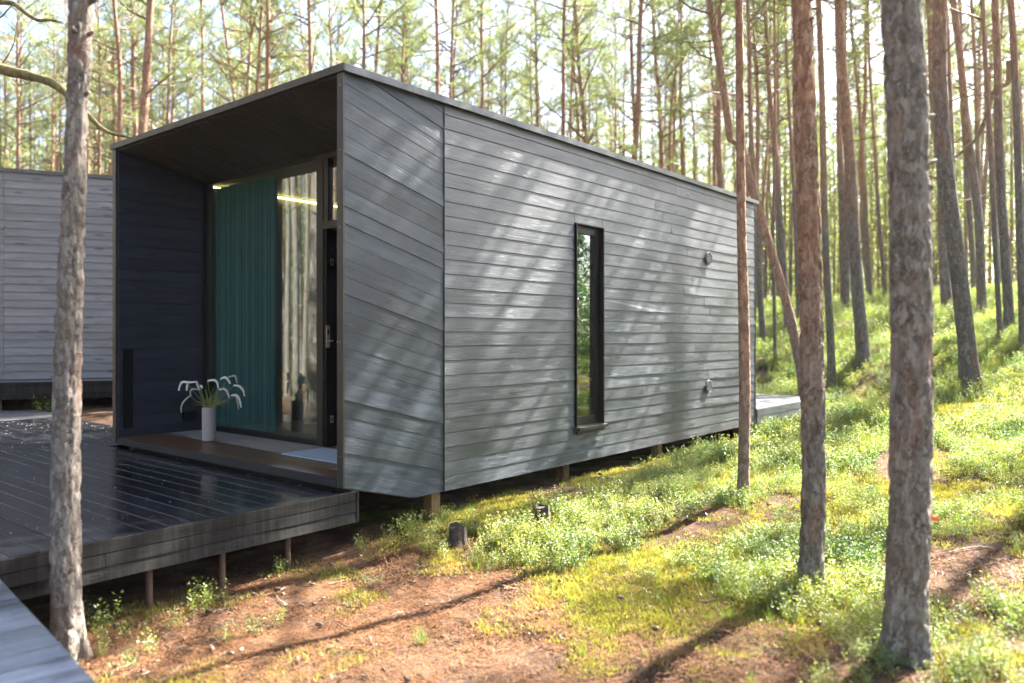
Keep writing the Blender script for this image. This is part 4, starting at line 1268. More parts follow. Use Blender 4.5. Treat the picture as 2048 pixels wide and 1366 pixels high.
# ------------------------------------------------------------------ near trunks, modelled one by one
def near_trunk(name, path, Yd, label, knobs=(), topz=15.0, crown=3, seg=56, amp=.010, cat='tree', mat='barknear'):
    pts = [P(x, y, Yd) for y, x, hw in path]; rad = [hw * .88 / F * Yd for y, x, hw in path]
    root = Vector(pts[0]); gz = g1(root.x, root.y); root.z = gz
    zs = np.array([p.z for p in pts]); xs = np.array([p.x for p in pts]); rd = np.array(rad)
    # carry on to the top
    dx = (xs[-1] - xs[-3]) / (zs[-1] - zs[-3]) * .6
    zs = np.append(zs, [zs[-1] + 3, topz]); xs = np.append(xs, [xs[-1] + dx * 3, xs[-1] + dx * (topz - zs[-3])]); rd = np.append(rd, [rd[-1] * .85, rd[-1] * .25])
    n = 420
    zz = np.concatenate([np.linspace(gz - .25, 5.2, n), np.linspace(5.3, topz, 40)])
    xx = np.interp(zz, zs, xs); rr = np.interp(zz, zs, rd)
    rr = rr * (1 + .22 * np.exp(-np.maximum(zz - gz, 0) / .05))
    # smooth the piecewise path
    ker = np.ones(25) / 25; xp = np.pad(xx, 12, mode='edge'); rp = np.pad(rr, 12, mode='edge')
    xx = np.convolve(xp, ker, 'valid'); rr = np.convolve(rp, ker, 'valid')
    th = np.linspace(0, 2 * PI, seg, endpoint=False)
    ZZ, TH = np.meshgrid(zz, th, indexing='ij')
    cx = np.cos(TH) * rr[:, None]; sy = np.sin(TH) * rr[:, None]
    s = 22.0
    wob = fbm(cx * 9, sy * 9, ZZ * 3.0) * .02
    pl = fbm(cx * s * 1.6 + 9 + wob, sy * s * 1.6, ZZ * s * .45, 3)
    pl2 = vn(cx * s * 3.2, sy * s * 3.2, ZZ * s * 1.2 + 7)
    ridge = np.clip(np.abs(pl - .5) * 7, 0, 1)                # flakes with creases between them
    low = np.exp(-np.maximum(ZZ - gz, 0) / .12)
    dR_ = amp * (ridge - .6) + amp * .5 * (pl2 - .5) + rr[:, None] * .10 * (fbm(np.cos(TH) * 1.2, np.sin(TH) * 1.2, ZZ * 1.1) - .5)
    dR_ = dR_ + rr[:, None] * .22 * low * (np.sin(4 * TH + ZZ * .5) + .5 * np.sin(7 * TH + 1))
    R_ = rr[:, None] + dR_ * np.clip(1.1 - (ZZ - 5.2) / 3, .2, 1)
    V = np.stack([xx[:, None] - root.x + np.cos(TH) * R_, np.sin(TH) * R_, ZZ - root.z], -1)
    nz = len(zz); idx = np.arange(nz * seg).reshape(nz, seg); nxt = np.roll(idx, -1, axis=1)
    q = np.stack([idx[:-1], nxt[:-1], nxt[1:], idx[1:]], -1).reshape(-1, 4)
    me = bpy.data.meshes.new('trunk'); me.vertices.add(nz * seg); me.vertices.foreach_set('co', V.astype(np.float32).ravel())
    me.loops.add(q.size); me.loops.foreach_set('vertex_index', q.ravel().astype(np.int32)); me.polygons.add(len(q))
    me.polygons.foreach_set('loop_start', np.arange(0, q.size, 4, dtype=np.int32)); me.polygons.foreach_set('use_smooth', np.ones(len(q), dtype=bool))
    me.materials.append(M[mat]); me.update(calc_edges=True)
    o = bpy.data.objects.new(name, None); C.objects.link(o); o.location = root; o.empty_display_size = .3
    tag(o, label, cat)
    link('trunk', me, o)
    for (kx, ky, az, ln, r0) in knobs:
        p = P(kx, ky, Yd) - root; dep = Yd
        tr_ = float(np.interp(p.z + root.z, zz, rr)); cxx = float(np.interp(p.z + root.z, zz, xx)) - root.x
        d = Vector((math.cos(az), math.sin(az), .25)); c0 = Vector((cxx, 0, p.z)) + Vector((math.cos(az), math.sin(az), 0)) * tr_ * .7
        mid = c0 + d * (ln * .5 + tr_ * .3); e = c0 + d * (ln + tr_ * .3) + Vector((0, 0, .1 * ln))
        mb = MB(); mb.tube([c0, mid, e], [r0 * 1.25, r0, r0 * .7], 9); build(mb, 'branch_stub', M['barknear'], o, True)
    c = link('crown', CR[crown], o); c.location = (float(xx[-1]) * .7 - root.x * .7, 0, -.6); c.scale = (.8, .8, (topz + .6) / 17.6)
    PLACED.append((root.x, root.y))
    return o
PIh = PI / 2
tl = near_trunk('pine_tree', [(1330,139,37),(1290,136,34),(1230,134,31),(1100,131,30),(880,132,27.5),(640,137,26),(460,145,24),(360,150,22.5),(270,152,21.5),(150,158,22.5),(0,162,25),(-200,170,24)], 4.05,
   'near pine with flaky lichened bark in front of the deck, at lower left', knobs=((190,72,-.25,.03,.010),(150,70,-PIh,.02,.014),(183,190,-.3,.02,.012),(145,175,-PIh-.2,.015,.012),(140,275,-PIh-.1,.01,.010),(195,5,-.2,.05,.016),(120,280,PI,.01,.009)), amp=.011)
tm = near_trunk('pine_tree', [(1200,1618,31),(1180,1620,29),(1150,1622,26),(1000,1628,25),(800,1626,24.5),(600,1621,24),(460,1618,24),(250,1610,22),(0,1603,19.5)], 4.57,
   'reddish flaky pine between the thin trunk and the nearest trunk', knobs=((1640,5,-.4,.04,.008),(1615,840,-PIh,.02,.008),(1640,45,-.8,.02,.008)), crown=1, mat='barkred', amp=.014)
tn = near_trunk('pine_tree', [(1345,1806,56),(1320,1808,52),(1280,1810,47),(1150,1815,44),(1000,1820,43),(860,1822,44),(700,1824,42),(460,1820,41),(200,1812,41),(0,1802,41)], 3.66,
   'nearest and thickest pine trunk on the right, its foot close to the camera', knobs=((1865,240,-.1,.04,.012),(1868,330,0.0,.05,.01),(1862,380,-.4,.015,.014)), crown=0, amp=.013)
mb = MB(); p = P(1852, 1028, 3.66); pr = tn.location
mb.tube([(p.x - pr.x - .005, -.075, p.z - pr.z), (p.x - pr.x - .002, -.097, p.z - pr.z)], .0125, 12); build(mb, 'orange_tag', M['orange'], tn)
tt_ = near_trunk('pine_tree', [(1000,1487,16),(985,1487,14),(950,1487,13),(800,1490,12.5),(650,1488,12),(460,1483,10),(200,1480,9),(0,1478,8)], 6.63,
   'thin straight reddish pine standing before the far part of the cabin wall', crown=3, amp=.004, topz=13.0, seg=36, mat='barkred')
tlean = near_trunk('pine_tree', [(800,1609,12),(740,1602,11),(640,1582,10.5),(560,1560,10),(430,1520,10),(350,1497,9.5),(250,1470,8.5),(150,1440,8),(60,1420,7.5),(0,1412,7)], 14.3,
   'strongly leaning dark red pine crossing behind the far cabin corner', crown=3, amp=.008, topz=13.0, seg=30, mat='barkred')

# pine left of the frame whose mossy limbs reach into the picture
lt = pine(-7.2, 7.0, .30, (0.0, 0), 'pine at the left picture edge reaching mossy crooked limbs across the sky', None, v=1, rz=0.0)
def limb(pxs, rads, Yd, Yend=None, tree=None, mat='mossbranch'):
    tree = tree or lt
    n = len(pxs); pts = [P(x, y, Yd + (Yend - Yd) * i / (n - 1) if Yend else Yd) for i, (x, y) in enumerate(pxs)]
    sp_ = smooth_path(pts, 36); rr = np.interp(np.linspace(0, 1, 37), np.linspace(0, 1, n), rads)
    rr = rr * np.array([random.uniform(.88, 1.12) for _ in range(37)])
    mb = MB(); mb.tube([tuple(tree.matrix_basis.inverted() @ q) for q in sp_], rr, 9)
    build(mb, 'limb', M[mat], tree, True)
limb([(-520,180),(-250,120),(-60,105),(0,137),(60,152),(110,168),(140,195),(175,228),(205,258),(235,270),(262,275)], [.06,.055,.05,.045,.042,.038,.03,.022,.018,.013,.006], 7.0, 6.6)
limb([(-520,60),(-200,20),(-40,2),(0,4),(28,8),(50,25),(75,40),(100,40),(122,45)], [.05,.04,.03,.024,.020,.017,.015,.013,.008], 7.0, 6.7)
limb([(-30,170),(10,120),(28,85),(34,50),(40,20)], [.006,.006,.005,.004,.003], 7.0)
limb([(-40,50),(0,35),(15,20),(30,5)], [.008,.007,.006,.004], 7.0)

gt = next(o for o in C.objects if str(o.get('label', '')).startswith('tall grey pine near the right edge'))
Yg = gt.location.y
limb([(2018,120),(2016,165),(2000,172),(1985,190),(1972,235),(1955,275),(1928,300),(1905,318)], [.055,.055,.05,.05,.045,.04,.035,.02], Yg, Yg + .8, gt, 'branch')
g2_ = next(o for o in C.objects if str(o.get('label', '')).startswith('dark rugged leaning pine'))
Yg = g2_.location.y
limb([(1885,300),(1910,285),(1928,270),(1938,262)], [.03,.026,.02,.01], Yg, Yg - .4, g2_, 'branch')
limb([(1870,420),(1900,405),(1935,400),(1970,390),(2000,372)], [.03,.026,.02,.014,.006], Yg, Yg + .5, g2_, 'branch')
limb([(1880,360),(1850,350),(1790,345),(1745,362),(1715,390)], [.035,.03,.024,.016,.006], Yg, Yg + .5, g2_, 'branch')
# young dark bushes beyond the right edge, mirrored in the side window
def make_bush(seed, h, w):
    r = np.random.default_rng(seed); n = 5200
    z = r.random(n)**.8 * h; th = r.uniform(0, 2 * PI, n)
    rad = w * (1 - (z / h)**1.5) ** .6 * (r.random(n)**.35) * (.8 + .4 * vn(np.cos(th) * 2 + 3, np.sin(th) * 2 + 3, z * 2))
    c = np.stack([rad * np.cos(th), rad * np.sin(th), z + .05], -1)
    d = r.normal(size=(n, 3)); d /= np.linalg.norm(d, axis=1, keepdims=True); wv = np.cross(d, r.normal(size=(n, 3))); wv /= np.linalg.norm(wv, axis=1, keepdims=True)
    tri = np.stack([c - wv * .018, c + wv * .018, c + d * .085], 1)
    return tri_mesh('foliage', tri, M['leafdark'])
BM = make_bush(3, 2.5, 1.1)
for i, (x, y, s) in enumerate(((8.7, 9.9, 1.0), (10.3, 10.6, 1.15), (9.8, 12.0, .8))):
    o = empty('juniper_bush', (x, y, g1(x, y)), i * 1.3)
    link('foliage', BM, o).scale = (s, s, s)
    mb = MB(); mb.tube([(0, 0, -.1), (.02, 0, .8), (0, .02, 1.6)], [.04, .03, .01], 7); build(mb, 'stem', M['branch'], o)
    tag(o, 'dark green bush beyond the right edge, mirrored in the narrow side window', 'bush', 'bushes beyond the right edge')

# distant woods: one mass that closes the horizon
r = np.random.default_rng(77)
tris = []
mi = []
n = 1700
ang = np.where(r.random(n) < .62, r.uniform(-.78, .85, n), np.where(r.random(n) < .6, r.uniform(-1.95, -1.05, n), r.uniform(-PI, PI, n))); dist = r.uniform(52, 118, n)
tx, ty = np.sin(ang) * dist, np.cos(ang) * dist
tz = gh0(tx, ty)
for i in range(n):
    x, y, z = tx[i], ty[i], tz[i]; hh = r.uniform(14, 19); rad = r.uniform(.09, .15); lx, ly = r.uniform(-.5, .5, 2)
    for k_ in range(3):
        a0 = 2 * PI * k_ / 3; a1 = 2 * PI * (k_ + 1) / 3
        p0 = (x + rad * math.cos(a0), y + rad * math.sin(a0), z - 1); p1 = (x + rad * math.cos(a1), y + rad * math.sin(a1), z - 1)
        q0 = (x + lx + rad * .4 * math.cos(a0), y + ly + rad * .4 * math.sin(a0), z + hh); q1 = (x + lx + rad * .4 * math.cos(a1), y + ly + rad * .4 * math.sin(a1), z + hh)
        tris += [(p0, p1, q1), (p0, q1, q0)]; mi += [0, 0]
trunks = np.array(tris)
K = 420
cz = r.beta(1.2, 1.2, (n, K)) * 14.2 + .6; ra = r.random((n, K))**.6 * (2.3 - np.abs(cz - 10) * .12); aa = r.uniform(0, 2 * PI, (n, K))
clump = np.round(aa * 1.6) / 1.6 + r.normal(size=(n, K)) * .18
c = np.stack([tx[:, None] + ra * np.cos(clump), ty[:, None] + ra * np.sin(clump), tz[:, None] + np.round(cz * 1.1) / 1.1 + r.normal(size=(n, K)) * .16], -1).reshape(-1, 3)
d = r.normal(size=c.shape); d /= np.linalg.norm(d, axis=1, keepdims=True)
wv = np.cross(d, r.normal(size=c.shape)); wv /= np.linalg.norm(wv, axis=1, keepdims=True)
fol = np.stack([c - wv * .07, c + wv * .07, c + d * .30], 1)
allt = np.concatenate([trunks, fol]); mis = np.array(mi + [1] * len(fol))
m_far = plain('distant_trunk_bark', (.26, .15, .085), .9, nscale=1, namt=.5)
tag(link('distant_woods', tri_mesh('distant_woods', allt, [m_far, M['needlefar']], mis)), kind='stuff')

# ------------------------------------------------------------------ ground cover
def clump_mesh(name, kind_, seed):
    r = np.random.default_rng(seed)
    T = []
    if kind_ == 'shrub':
        for s_ in range(9):
            az = r.uniform(0, 2 * PI); lean = r.uniform(.1, .7); hh = r.uniform(.10, .20)
            b = np.array([r.uniform(-.05, .05), r.uniform(-.05, .05), -.02]); d = np.array([math.cos(az) * lean, math.sin(az) * lean, 1.0]); d /= np.linalg.norm(d)
            e = b + d * hh; sd_ = np.cross(d, [0, 1, .3]); sd_ /= np.linalg.norm(sd_)
            T.append((b - sd_ * .0015, b + sd_ * .0015, e))
            nl = r.integers(12, 18)
            for q in range(nl):
                f = .3 + .7 * (q + r.random()) / nl; p = b + d * hh * f
                la = r.uniform(0, 2 * PI); le = r.uniform(-.1, .9); ld = np.array([math.cos(la) * math.cos(le), math.sin(la) * math.cos(le), math.sin(le)])
                p = p + ld * .012
                up = np.array([0, 0, 1.0]) + r.normal(size=3) * .45; w_ = np.cross(ld, up); w_ /= np.linalg.norm(w_) + 1e-9
                L_ = r.uniform(.011, .021); ww = L_ * .36
                mid = p + ld * L_ * .5 + np.array([0, 0, .002]); tip = p + ld * L_
                T.append((p, mid - w_ * ww, tip)); T.append((p, tip, mid + w_ * ww))
    elif kind_ == 'moss':
        for q in range(150):
            a = r.uniform(0, 2 * PI); rr = .13 * math.sqrt(r.random()); b = np.array([rr * math.cos(a), rr * math.sin(a), -.004])
            d = np.array([r.normal() * .6, r.normal() * .6, 1.0]); d /= np.linalg.norm(d); s_ = np.cross(d, r.normal(size=3)); s_ /= np.linalg.norm(s_)
            T.append((b - s_ * .003, b + s_ * .003, b + d * r.uniform(.012, .032)))
    elif kind_ == 'grass':
        for q in range(46):
            a = r.uniform(0, 2 * PI); lean = r.uniform(.1, 1.0); b = np.array([r.normal() * .012, r.normal() * .012, -.01]); hh = r.uniform(.07, .17)
            d = np.array([math.cos(a) * lean, math.sin(a) * lean, 1.0]); d /= np.linalg.norm(d); s_ = np.cross(d, [0, 0, 1.0]); s_ = s_ / (np.linalg.norm(s_) + 1e-9) * .0022
            p = b
            for k_ in range(4):
                dd = d + np.array([0, 0, -.38 * k_ * lean]); dd /= np.linalg.norm(dd); e = p + dd * hh / 4; w1 = 1 - (k_ + 1) / 4.3
                T.append((p - s_ * (1 - k_ / 4.3), p + s_ * (1 - k_ / 4.3), e + s_ * w1)); T.append((p - s_ * (1 - k_ / 4.3), e + s_ * w1, e - s_ * w1)); p = e
    elif kind_ == 'debris':     # bark flakes, a cone, thin twigs
        for q in range(5):
            a = r.uniform(0, 2 * PI); rr = .14 * math.sqrt(r.random()); b = np.array([rr * math.cos(a), rr * math.sin(a), r.uniform(.003, .012)])
            L_ = r.uniform(.005, .016); n_ = 5; vs5 = [b + np.array([L_ * r.uniform(.5, 1) * math.cos(2 * PI * k_ / n_), L_ * r.uniform(.3, .8) * math.sin(2 * PI * k_ / n_), r.uniform(-.004, .006)]) for k_ in range(n_)]
            for k_ in range(1, n_ - 1): T.append((vs5[0], vs5[k_], vs5[k_ + 1]))
        for q in range(3):
            b = np.array([r.uniform(-.12, .12), r.uniform(-.12, .12), .004]); t = r.uniform(0, 2 * PI); L_ = r.uniform(.05, .16)
            for k_ in range(3):
                d = np.array([math.cos(t), math.sin(t), r.normal() * .08]); e = b + d * L_ / 3; w_ = .0022 * (1 - k_ / 4)
                s_ = np.array([-math.sin(t), math.cos(t), 0]) * w_; u_ = np.array([0, 0, w_ * 1.6])
                T.append((b - s_, b + s_, e + u_)); T.append((b + s_, b + u_, e + u_)); T.append((b - s_, e + u_, b + u_)); T.append((b - s_, e - s_, e + u_)); T.append((b + s_, e + u_, e + s_)); b = e; t += r.normal() * .35
        if seed % 2:
            c_ = np.array([r.uniform(-.08, .08), r.uniform(-.08, .08), .012]); t = r.uniform(0, 2 * PI); ax = np.array([math.cos(t), math.sin(t), .1]); sx_ = np.array([-math.sin(t), math.cos(t), 0])
            prof_ = [(-.022, .004), (-.014, .012), (-.002, .0135), (.012, .009), (.022, .001)]
            ring_ = [[c_ + ax * p_ + (sx_ * math.cos(2 * PI * k_ / 8) + np.array([0, 0, 1.]) * math.sin(2 * PI * k_ / 8)) * q_ * (1 if (k_ + i_) % 2 else .8) for k_ in range(8)] for i_, (p_, q_) in enumerate(prof_)]
            for i_ in range(4):
                for k_ in range(8):
                    k2 = (k_ + 1) % 8; T.append((ring_[i_][k_], ring_[i_][k2], ring_[i_ + 1][k2])); T.append((ring_[i_][k_], ring_[i_ + 1][k2], ring_[i_ + 1][k_]))
    else:    # fallen needles
        for q in range(90):
            a = r.uniform(0, 2 * PI); rr = .16 * math.sqrt(r.random()); b = np.array([rr * math.cos(a), rr * math.sin(a), r.uniform(.001, .008)])
            t = r.uniform(0, 2 * PI); d = np.array([math.cos(t), math.sin(t), r.normal() * .12]); L_ = r.uniform(.02, .06); s_ = np.cross(d, [0, 0, 1.0]) * r.uniform(.0010, .0022)
            T.append((b - s_, b + s_, b + d * L_))
    return np.array(T)
def variants(kind_, n, mat):
    col = bpy.data.collections.new(kind_ + '_variants')
    for i in range(n):
        me = tri_mesh(kind_, clump_mesh(kind_, kind_, 50 + i), mat)
        col.objects.link(bpy.data.objects.new(kind_, me))
    return col
def scatter(name, pts, rot, scl, col, mat):
    me = bpy.data.meshes.new(name); me.vertices.add(len(pts)); me.vertices.foreach_set('co', pts.astype(np.float32).ravel())
    a = me.attributes.new('rot', 'FLOAT_VECTOR', 'POINT'); a.data.foreach_set('vector', rot.astype(np.float32).ravel())
    a = me.attributes.new('scl', 'FLOAT', 'POINT'); a.data.foreach_set('value', scl.astype(np.float32))
    a = me.attributes.new('idx', 'INT', 'POINT'); a.data.foreach_set('value', RNG.integers(0, len(col.objects), len(pts)).astype(np.int32))
    me.materials.append(mat)
    o = link(name, me, kind='stuff')
    ng = bpy.data.node_groups.new(name, 'GeometryNodeTree')
    ng.interface.new_socket('Geometry', in_out='INPUT', socket_type='NodeSocketGeometry'); ng.interface.new_socket('Geometry', in_out='OUTPUT', socket_type='NodeSocketGeometry')
    gi = ng.nodes.new('NodeGroupInput'); go = ng.nodes.new('NodeGroupOutput')
    ci = ng.nodes.new('GeometryNodeCollectionInfo'); ci.inputs[0].default_value = col; ci.inputs[1].default_value = True; ci.inputs[2].default_value = True
    ip = ng.nodes.new('GeometryNodeInstanceOnPoints'); ip.inputs['Pick Instance'].default_value = True
    def attr(n_, t):
        k_ = ng.nodes.new('GeometryNodeInputNamedAttribute'); k_.data_type = t; k_.inputs[0].default_value = n_; return k_.outputs[0]
    ng.links.new(gi.outputs[0], ip.inputs['Points']); ng.links.new(ci.outputs[0], ip.inputs['Instance'])
    ng.links.new(attr('idx', 'INT'), ip.inputs['Instance Index']); ng.links.new(attr('rot', 'FLOAT_VECTOR'), ip.inputs['Rotation'])
    ng.links.new(attr('scl', 'FLOAT'), ip.inputs['Scale']); ng.links.new(ip.outputs[0], go.inputs[0])
    md = o.modifiers.new('scatter', 'NODES'); md.node_group = ng
    return o
def blocked(x, y):
    a, b = loc2(x, y)
    k_ = (b > .10) & (b < 3.9) & (a > -.2) & (a < 7.8)
    k_ |= (b > .25) & (b < 4.8) & (a > -6.2) & (a <= 0)
    k_ |= (b > .0) & (b < 3.6) & (a > 7.5) & (a < 10.6)
    k_ |= (b > 4.6) & (b < 12.6) & (a > -1.0) & (a < 1.0)
    wx = (x + 2.44) * .687 + (y - 3.73) * -.727; wy = (x + 2.44) * .727 + (y - 3.73) * .687
    k_ |= (wx > -.3) & (wx < 2.8) & (wy < .05) & (wy > -1.6)
    return k_
def sample(n, x0, x1, y0, y1, which, power=1.0, thr=0.0):
    x = RNG.uniform(x0, x1, n); y = RNG.uniform(y0, y1, n)
    c_ = cover(x, y)[which]; keep = (RNG.random(n) < c_**power) & (c_ > thr) & ~blocked(x, y) & (np.abs(x) < .72 * y + 2.0)
    x, y = x[keep], y[keep]
    return np.stack([x, y, gh(x, y)], -1)
colS = variants('shrub', 6, M['leaf']); colM = variants('moss', 4, M['moss']); colG = variants('grass', 4, M['grass']); colL = variants('litter', 4, M['litter'])
parts = []
for (n, x0, x1, y0, y1, s0, s1) in ((15000, -3, 7, 2.4, 9, .5, 1.1), (12000, -1, 13, 8, 18, .9, 1.6), (11000, 3, 24, 17, 38, 1.5, 2.6), (2500, -10, 1, 10, 26, 1.2, 2.0)):
    p = sample(n, x0, x1, y0, y1, 0, .8, .12); parts.append((p, RNG.uniform(s0, s1, len(p))))
pts = np.concatenate([p for p, s in parts]); scl = np.concatenate([s for p, s in parts])
scl *= .7 + .6 * fbm(pts[:, 0] * 1.5, pts[:, 1] * 1.5)
ring = []
for tr_, n_ in ((tl, 9), (tm, 26), (tn, 34), (tt_, 22)):       # sprigs crowding the feet of the near trunks
    for q in range(n_):
        t = RNG.uniform(0, 2 * PI); r_ = RNG.uniform(.10, .42); qx, qy = tr_.location.x + r_ * math.cos(t), tr_.location.y + r_ * math.sin(t)
        if not blocked(np.array([qx]), np.array([qy]))[0]: ring.append((qx, qy, float(gh(qx, qy)[0])))
pts = np.concatenate([pts, np.array(ring)]); scl = np.concatenate([scl, RNG.uniform(.45, .95, len(ring))])
for sx_, sy_ in (on_ground(915, 1100)[:2], on_ground(1086, 1056)[:2]):     # keep the stumps in view
    kp = np.hypot(pts[:, 0] - sx_, pts[:, 1] - sy_ + .05) > .17
    pts, scl = pts[kp], scl[kp]
rot = np.stack([RNG.normal(0, .15, len(pts)), RNG.normal(0, .15, len(pts)), RNG.uniform(0, 2 * PI, len(pts))], -1)
scatter('bilberry_undergrowth', pts, rot, scl, colS, M['leaf'])
pts = np.concatenate([sample(11000, -2.5, 5, 2.4, 8.5, 1, 1.2, .1), sample(9000, 1, 11, 7, 15, 1, 1.2, .1)])
rot = np.stack([RNG.normal(0, .1, len(pts)), RNG.normal(0, .1, len(pts)), RNG.uniform(0, 2 * PI, len(pts))], -1)
scatter('moss_cover', pts, rot, RNG.uniform(.7, 1.5, len(pts)), colM, M['moss'])
p1_ = sample(9000, -4, 5, 2.2, 8.5, 2, .5, .02)
p2_ = sample(2500, -4, 6, 2.2, 9, 1, .3, .0)
pts = np.concatenate([p1_, p2_, sample(2500, 3, 8, 8, 15, 2, .6, .1)])
rot = np.stack([RNG.normal(0, .05, len(pts)), RNG.normal(0, .05, len(pts)), RNG.uniform(0, 2 * PI, len(pts))], -1)
scatter('needle_litter', pts, rot, RNG.uniform(.7, 1.4, len(pts)), colL, M['litter'])
colD = variants('debris', 5, M['debris'])
pts = np.concatenate([sample(2600, -4, 5, 2.2, 8.5, 2, .6, .02), sample(900, -3, 6, 2.2, 9, 1, .3, .0)])
rot = np.stack([RNG.normal(0, .1, len(pts)), RNG.normal(0, .1, len(pts)), RNG.uniform(0, 2 * PI, len(pts))], -1)
scatter('forest_floor_debris', pts, rot, RNG.uniform(.6, 1.3, len(pts)), colD, M['debris'])
pts = sample(1100, -1, 6, 3, 9, 1, 1.0, .25)
rot = np.stack([RNG.normal(0, .1, len(pts)), RNG.normal(0, .1, len(pts)), RNG.uniform(0, 2 * PI, len(pts))], -1)
scatter('sparse_grass', pts, rot, RNG.uniform(.35, .75, len(pts)), colG, M['grass'])

# single plants near the deck piles
plants = [(402, 1222, 1.2, 'upright bilberry sprig before the second deck pile from the left'), (430, 1212, 1.0, 'smaller bilberry sprig right of the second pile'),
          (193, 1262, 1.25, 'bright green sprig against the foot of the lower left pine'), (222, 1290, 1.0, 'green sprig in front of the leftmost deck pile'),
          (508, 1272, .9, 'lone sprig on the brown needles below the third pile'), (553, 1255, .7, 'small sprig right of the lone one on the brown needles'),
          (455, 1290, .7, 'low sprig on sunlit needles left of the lone one'), (345, 1262, .8, 'sprig between the first two piles on brown earth'),
          (722, 1100, .8, 'shaded sprig just past the deck corner'), (745, 1172, .8, 'sprig at the border of shade below the cabin nose'),
          (782, 1092, 1.0, 'leafy sprig under the cabin nose before the corner post'), (560, 1150, .8, 'shaded sprig between the third and fourth piles')]
for i, (px, py, s, lab) in enumerate(plants):
    x, y, z = on_ground(px, py)
    o = link('bilberry_plant', colS.objects[i % 6].data); o.location = (x, y, z); o.scale = (s, s, s); o.rotation_euler = (0, 0, i * 1.7)
    tag(o, lab, 'plant', 'single bilberry sprigs by the deck')
x, y, z = on_ground(843, 1290)
o = link('grass_tuft', colG.objects[0].data); o.location = (x, y, z); o.scale = (1.05, 1.05, 1.0); tag(o, 'lone yellow-green grass tuft on the needles in the near shadow band', 'grass')

# stumps
for (px, py, rad, hh, lab, rz) in ((915, 1092, .060, .16, 'small rotten stump in shrubs nearest the corner post of the cabin', .3), (1086, 1046, .058, .15, 'small dark stump among bilberry shrubs below the wall, farther right', 1.4)):
    x, y, z = on_ground(px, py)
    o = empty('tree_stump', (x, y, z), rz, label=lab, cat='stump')
    mb = MB(); n = 22; rr_ = random.Random(int(px))
    prof = [(1.35, -.06), (1.2, 0), (1.05, .05), (1.0, hh * .7), (1.0, hh)]
    ridg = [1 + .12 * math.sin(k_ * 1.1 + px) + rr_.uniform(-.06, .06) for k_ in range(n)]; tops = [hh * (.93 + .10 * math.sin(k_ * .6 + px) + rr_.uniform(-.03, .03)) for k_ in range(n)]
    for i in range(len(prof) - 1):
        for k_ in range(n):
            k2 = (k_ + 1) % n; q = []
            for (f_, zz), kk in ((prof[i], k_), (prof[i], k2), (prof[i + 1], k2), (prof[i + 1], k_)):
                t = 2 * PI * kk / n; q.append((rad * f_ * ridg[kk] * math.cos(t), rad * f_ * ridg[kk] * math.sin(t), tops[kk] if (i == 3 and zz == hh) else zz))
            mb.quad(q)
    build(mb, 'bark', M['stump'], o)
    mb = MB(); mb.quad([(rad * .97 * ridg[k_] * math.cos(2 * PI * k_ / n), rad * .97 * ridg[k_] * math.sin(2 * PI * k_ / n), hh * .8) for k_ in range(n)])
    build(mb, 'cut_face', M['cutwood'], o)

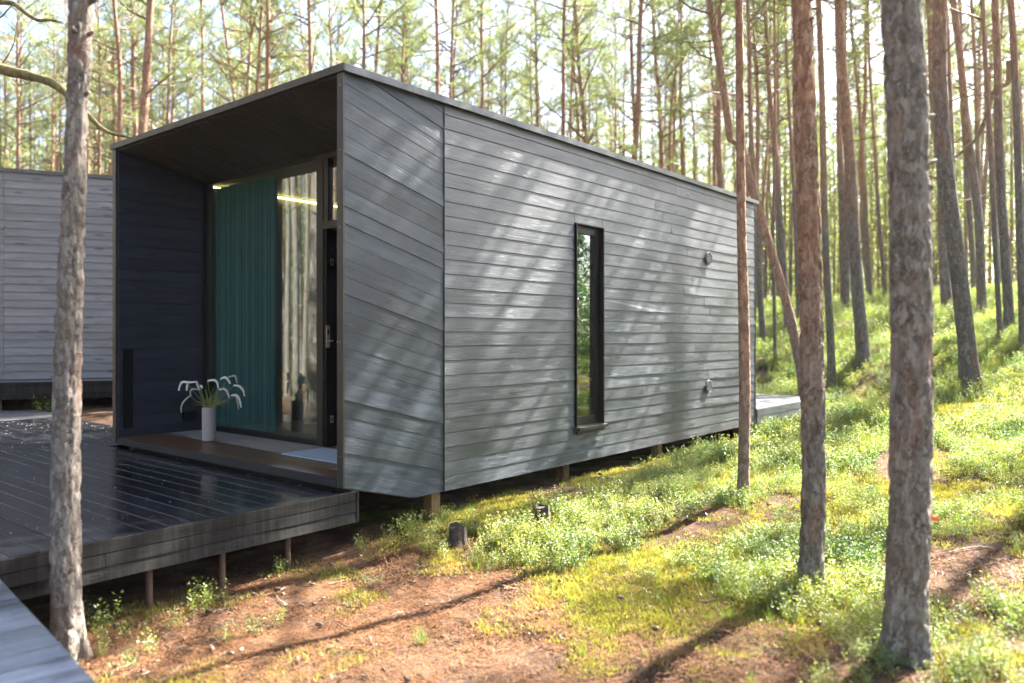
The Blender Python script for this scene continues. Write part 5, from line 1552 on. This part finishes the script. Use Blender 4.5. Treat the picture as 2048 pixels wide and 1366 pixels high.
# fallen twigs
tw = [(690, 1165, .25, .6, 'forked dead twig at the shade border beyond the deck corner'), (1485, 1122, .30, .2, 'thin dead twig on the moss between the near trunks'), (1295, 1215, .28, 2.6, 'dead twig lying on moss in the near centre'),
      (1905, 1100, .55, 2.9, 'long dead branch on the bare patch right of the nearest trunk'), (1960, 1135, .45, .3, 'grey dead branch lowest on the bare patch at right'), (1990, 1075, .4, 2.3, 'dead branch at the upper rim of the bare patch'),
      (905, 1205, .16, .4, 'short dark twig on brown needles right of centre'), (1010, 1180, .18, 2.7, 'short twig on needles by the shadow band'), (1075, 1235, .14, 3.0, 'stubby twig beside the shadow band'),
      (560, 1205, .25, 2.2, 'pale bleached twig under the deck edge'), (1430, 1205, .18, .1, 'broken twig left of the mid trunk foot')]
for i, (px, py, ln, az, lab) in enumerate(tw):
    x, y, z = on_ground(px, py); r_ = random.Random(i + 60); mb = MB()
    p = Vector((0, 0, .012)); d = Vector((math.cos(az), math.sin(az), 0)); pts = [p - d * ln / 2]
    for k_ in range(5):
        d = (d + Vector((r_.uniform(-.16, .16), r_.uniform(-.16, .16), r_.uniform(-.04, .04)))).normalized(); d.z = 0; q = pts[-1] + d * ln / 5
        q.z = float(gh(x + q.x, y + q.y)[0]) - z + .012; pts.append(q)
    mb.tube(pts, [.006, .0055, .005, .004, .003, .002], 5)
    e = pts[2] + Vector((-d.y, d.x, .15)) * ln * .3; mb.tube([pts[2], pts[2].lerp(e, .5), e], [.004, .003, .0015], 4)
    o = build(mb, 'fallen_twig', M['twig']); o.location = (x, y, z); tag(o, lab, 'twig')

# needles and flakes that fell on the decks
T = []; r_ = random.Random(8)
def speck(a, b, z, L_):
    p = P0 + dR * a + dL * b; t = r_.uniform(0, 2 * PI); d = Vector((math.cos(t), math.sin(t), 0)) * L_; s_ = Vector((-d.y, d.x, 0)) * r_.uniform(.06, .35)
    c_ = Vector((p.x, p.y, z)); T.append((tuple(c_ - s_), tuple(c_ + s_), tuple(c_ + d + Vector((0, 0, .003)))))
for i in range(620): speck(r_.uniform(-3.2, 0), r_.uniform(.02, 4.6), DT + .0035, r_.uniform(.006, .024))
for i in range(420): speck(r_.uniform(-1, .78), r_.uniform(3.9, 7.4), DT + .0035, r_.uniform(.01, .035))
for i in range(40): speck(r_.uniform(.05, 1.0), r_.uniform(.3, 3.6), FL + .003, r_.uniform(.006, .015))
m_sp = leafmat('fallen_flakes', (.12, .09, .06), (.50, .45, .38), .1, .05)
tag(link('fallen_flakes', tri_mesh('fallen_flakes', np.array(T), m_sp)), kind='stuff')

# ------------------------------------------------------------------ sunlit air between the trunks
mb = MB(); mb.box(-130, 130, -75, 130, -6, 30)
hm = bpy.data.materials.new('haze_air'); hm.use_nodes = True
hm.node_tree.nodes.clear()
ho = hm.node_tree.nodes.new('ShaderNodeOutputMaterial'); hv = hm.node_tree.nodes.new('ShaderNodeVolumePrincipled')
hv.inputs['Color'].default_value = (.96, .98, 1, 1); hv.inputs['Density'].default_value = .0003; hv.inputs['Anisotropy'].default_value = .35
hm.node_tree.links.new(hv.outputs[0], ho.inputs['Volume'])
build(mb, 'haze', hm, kind='stuff')
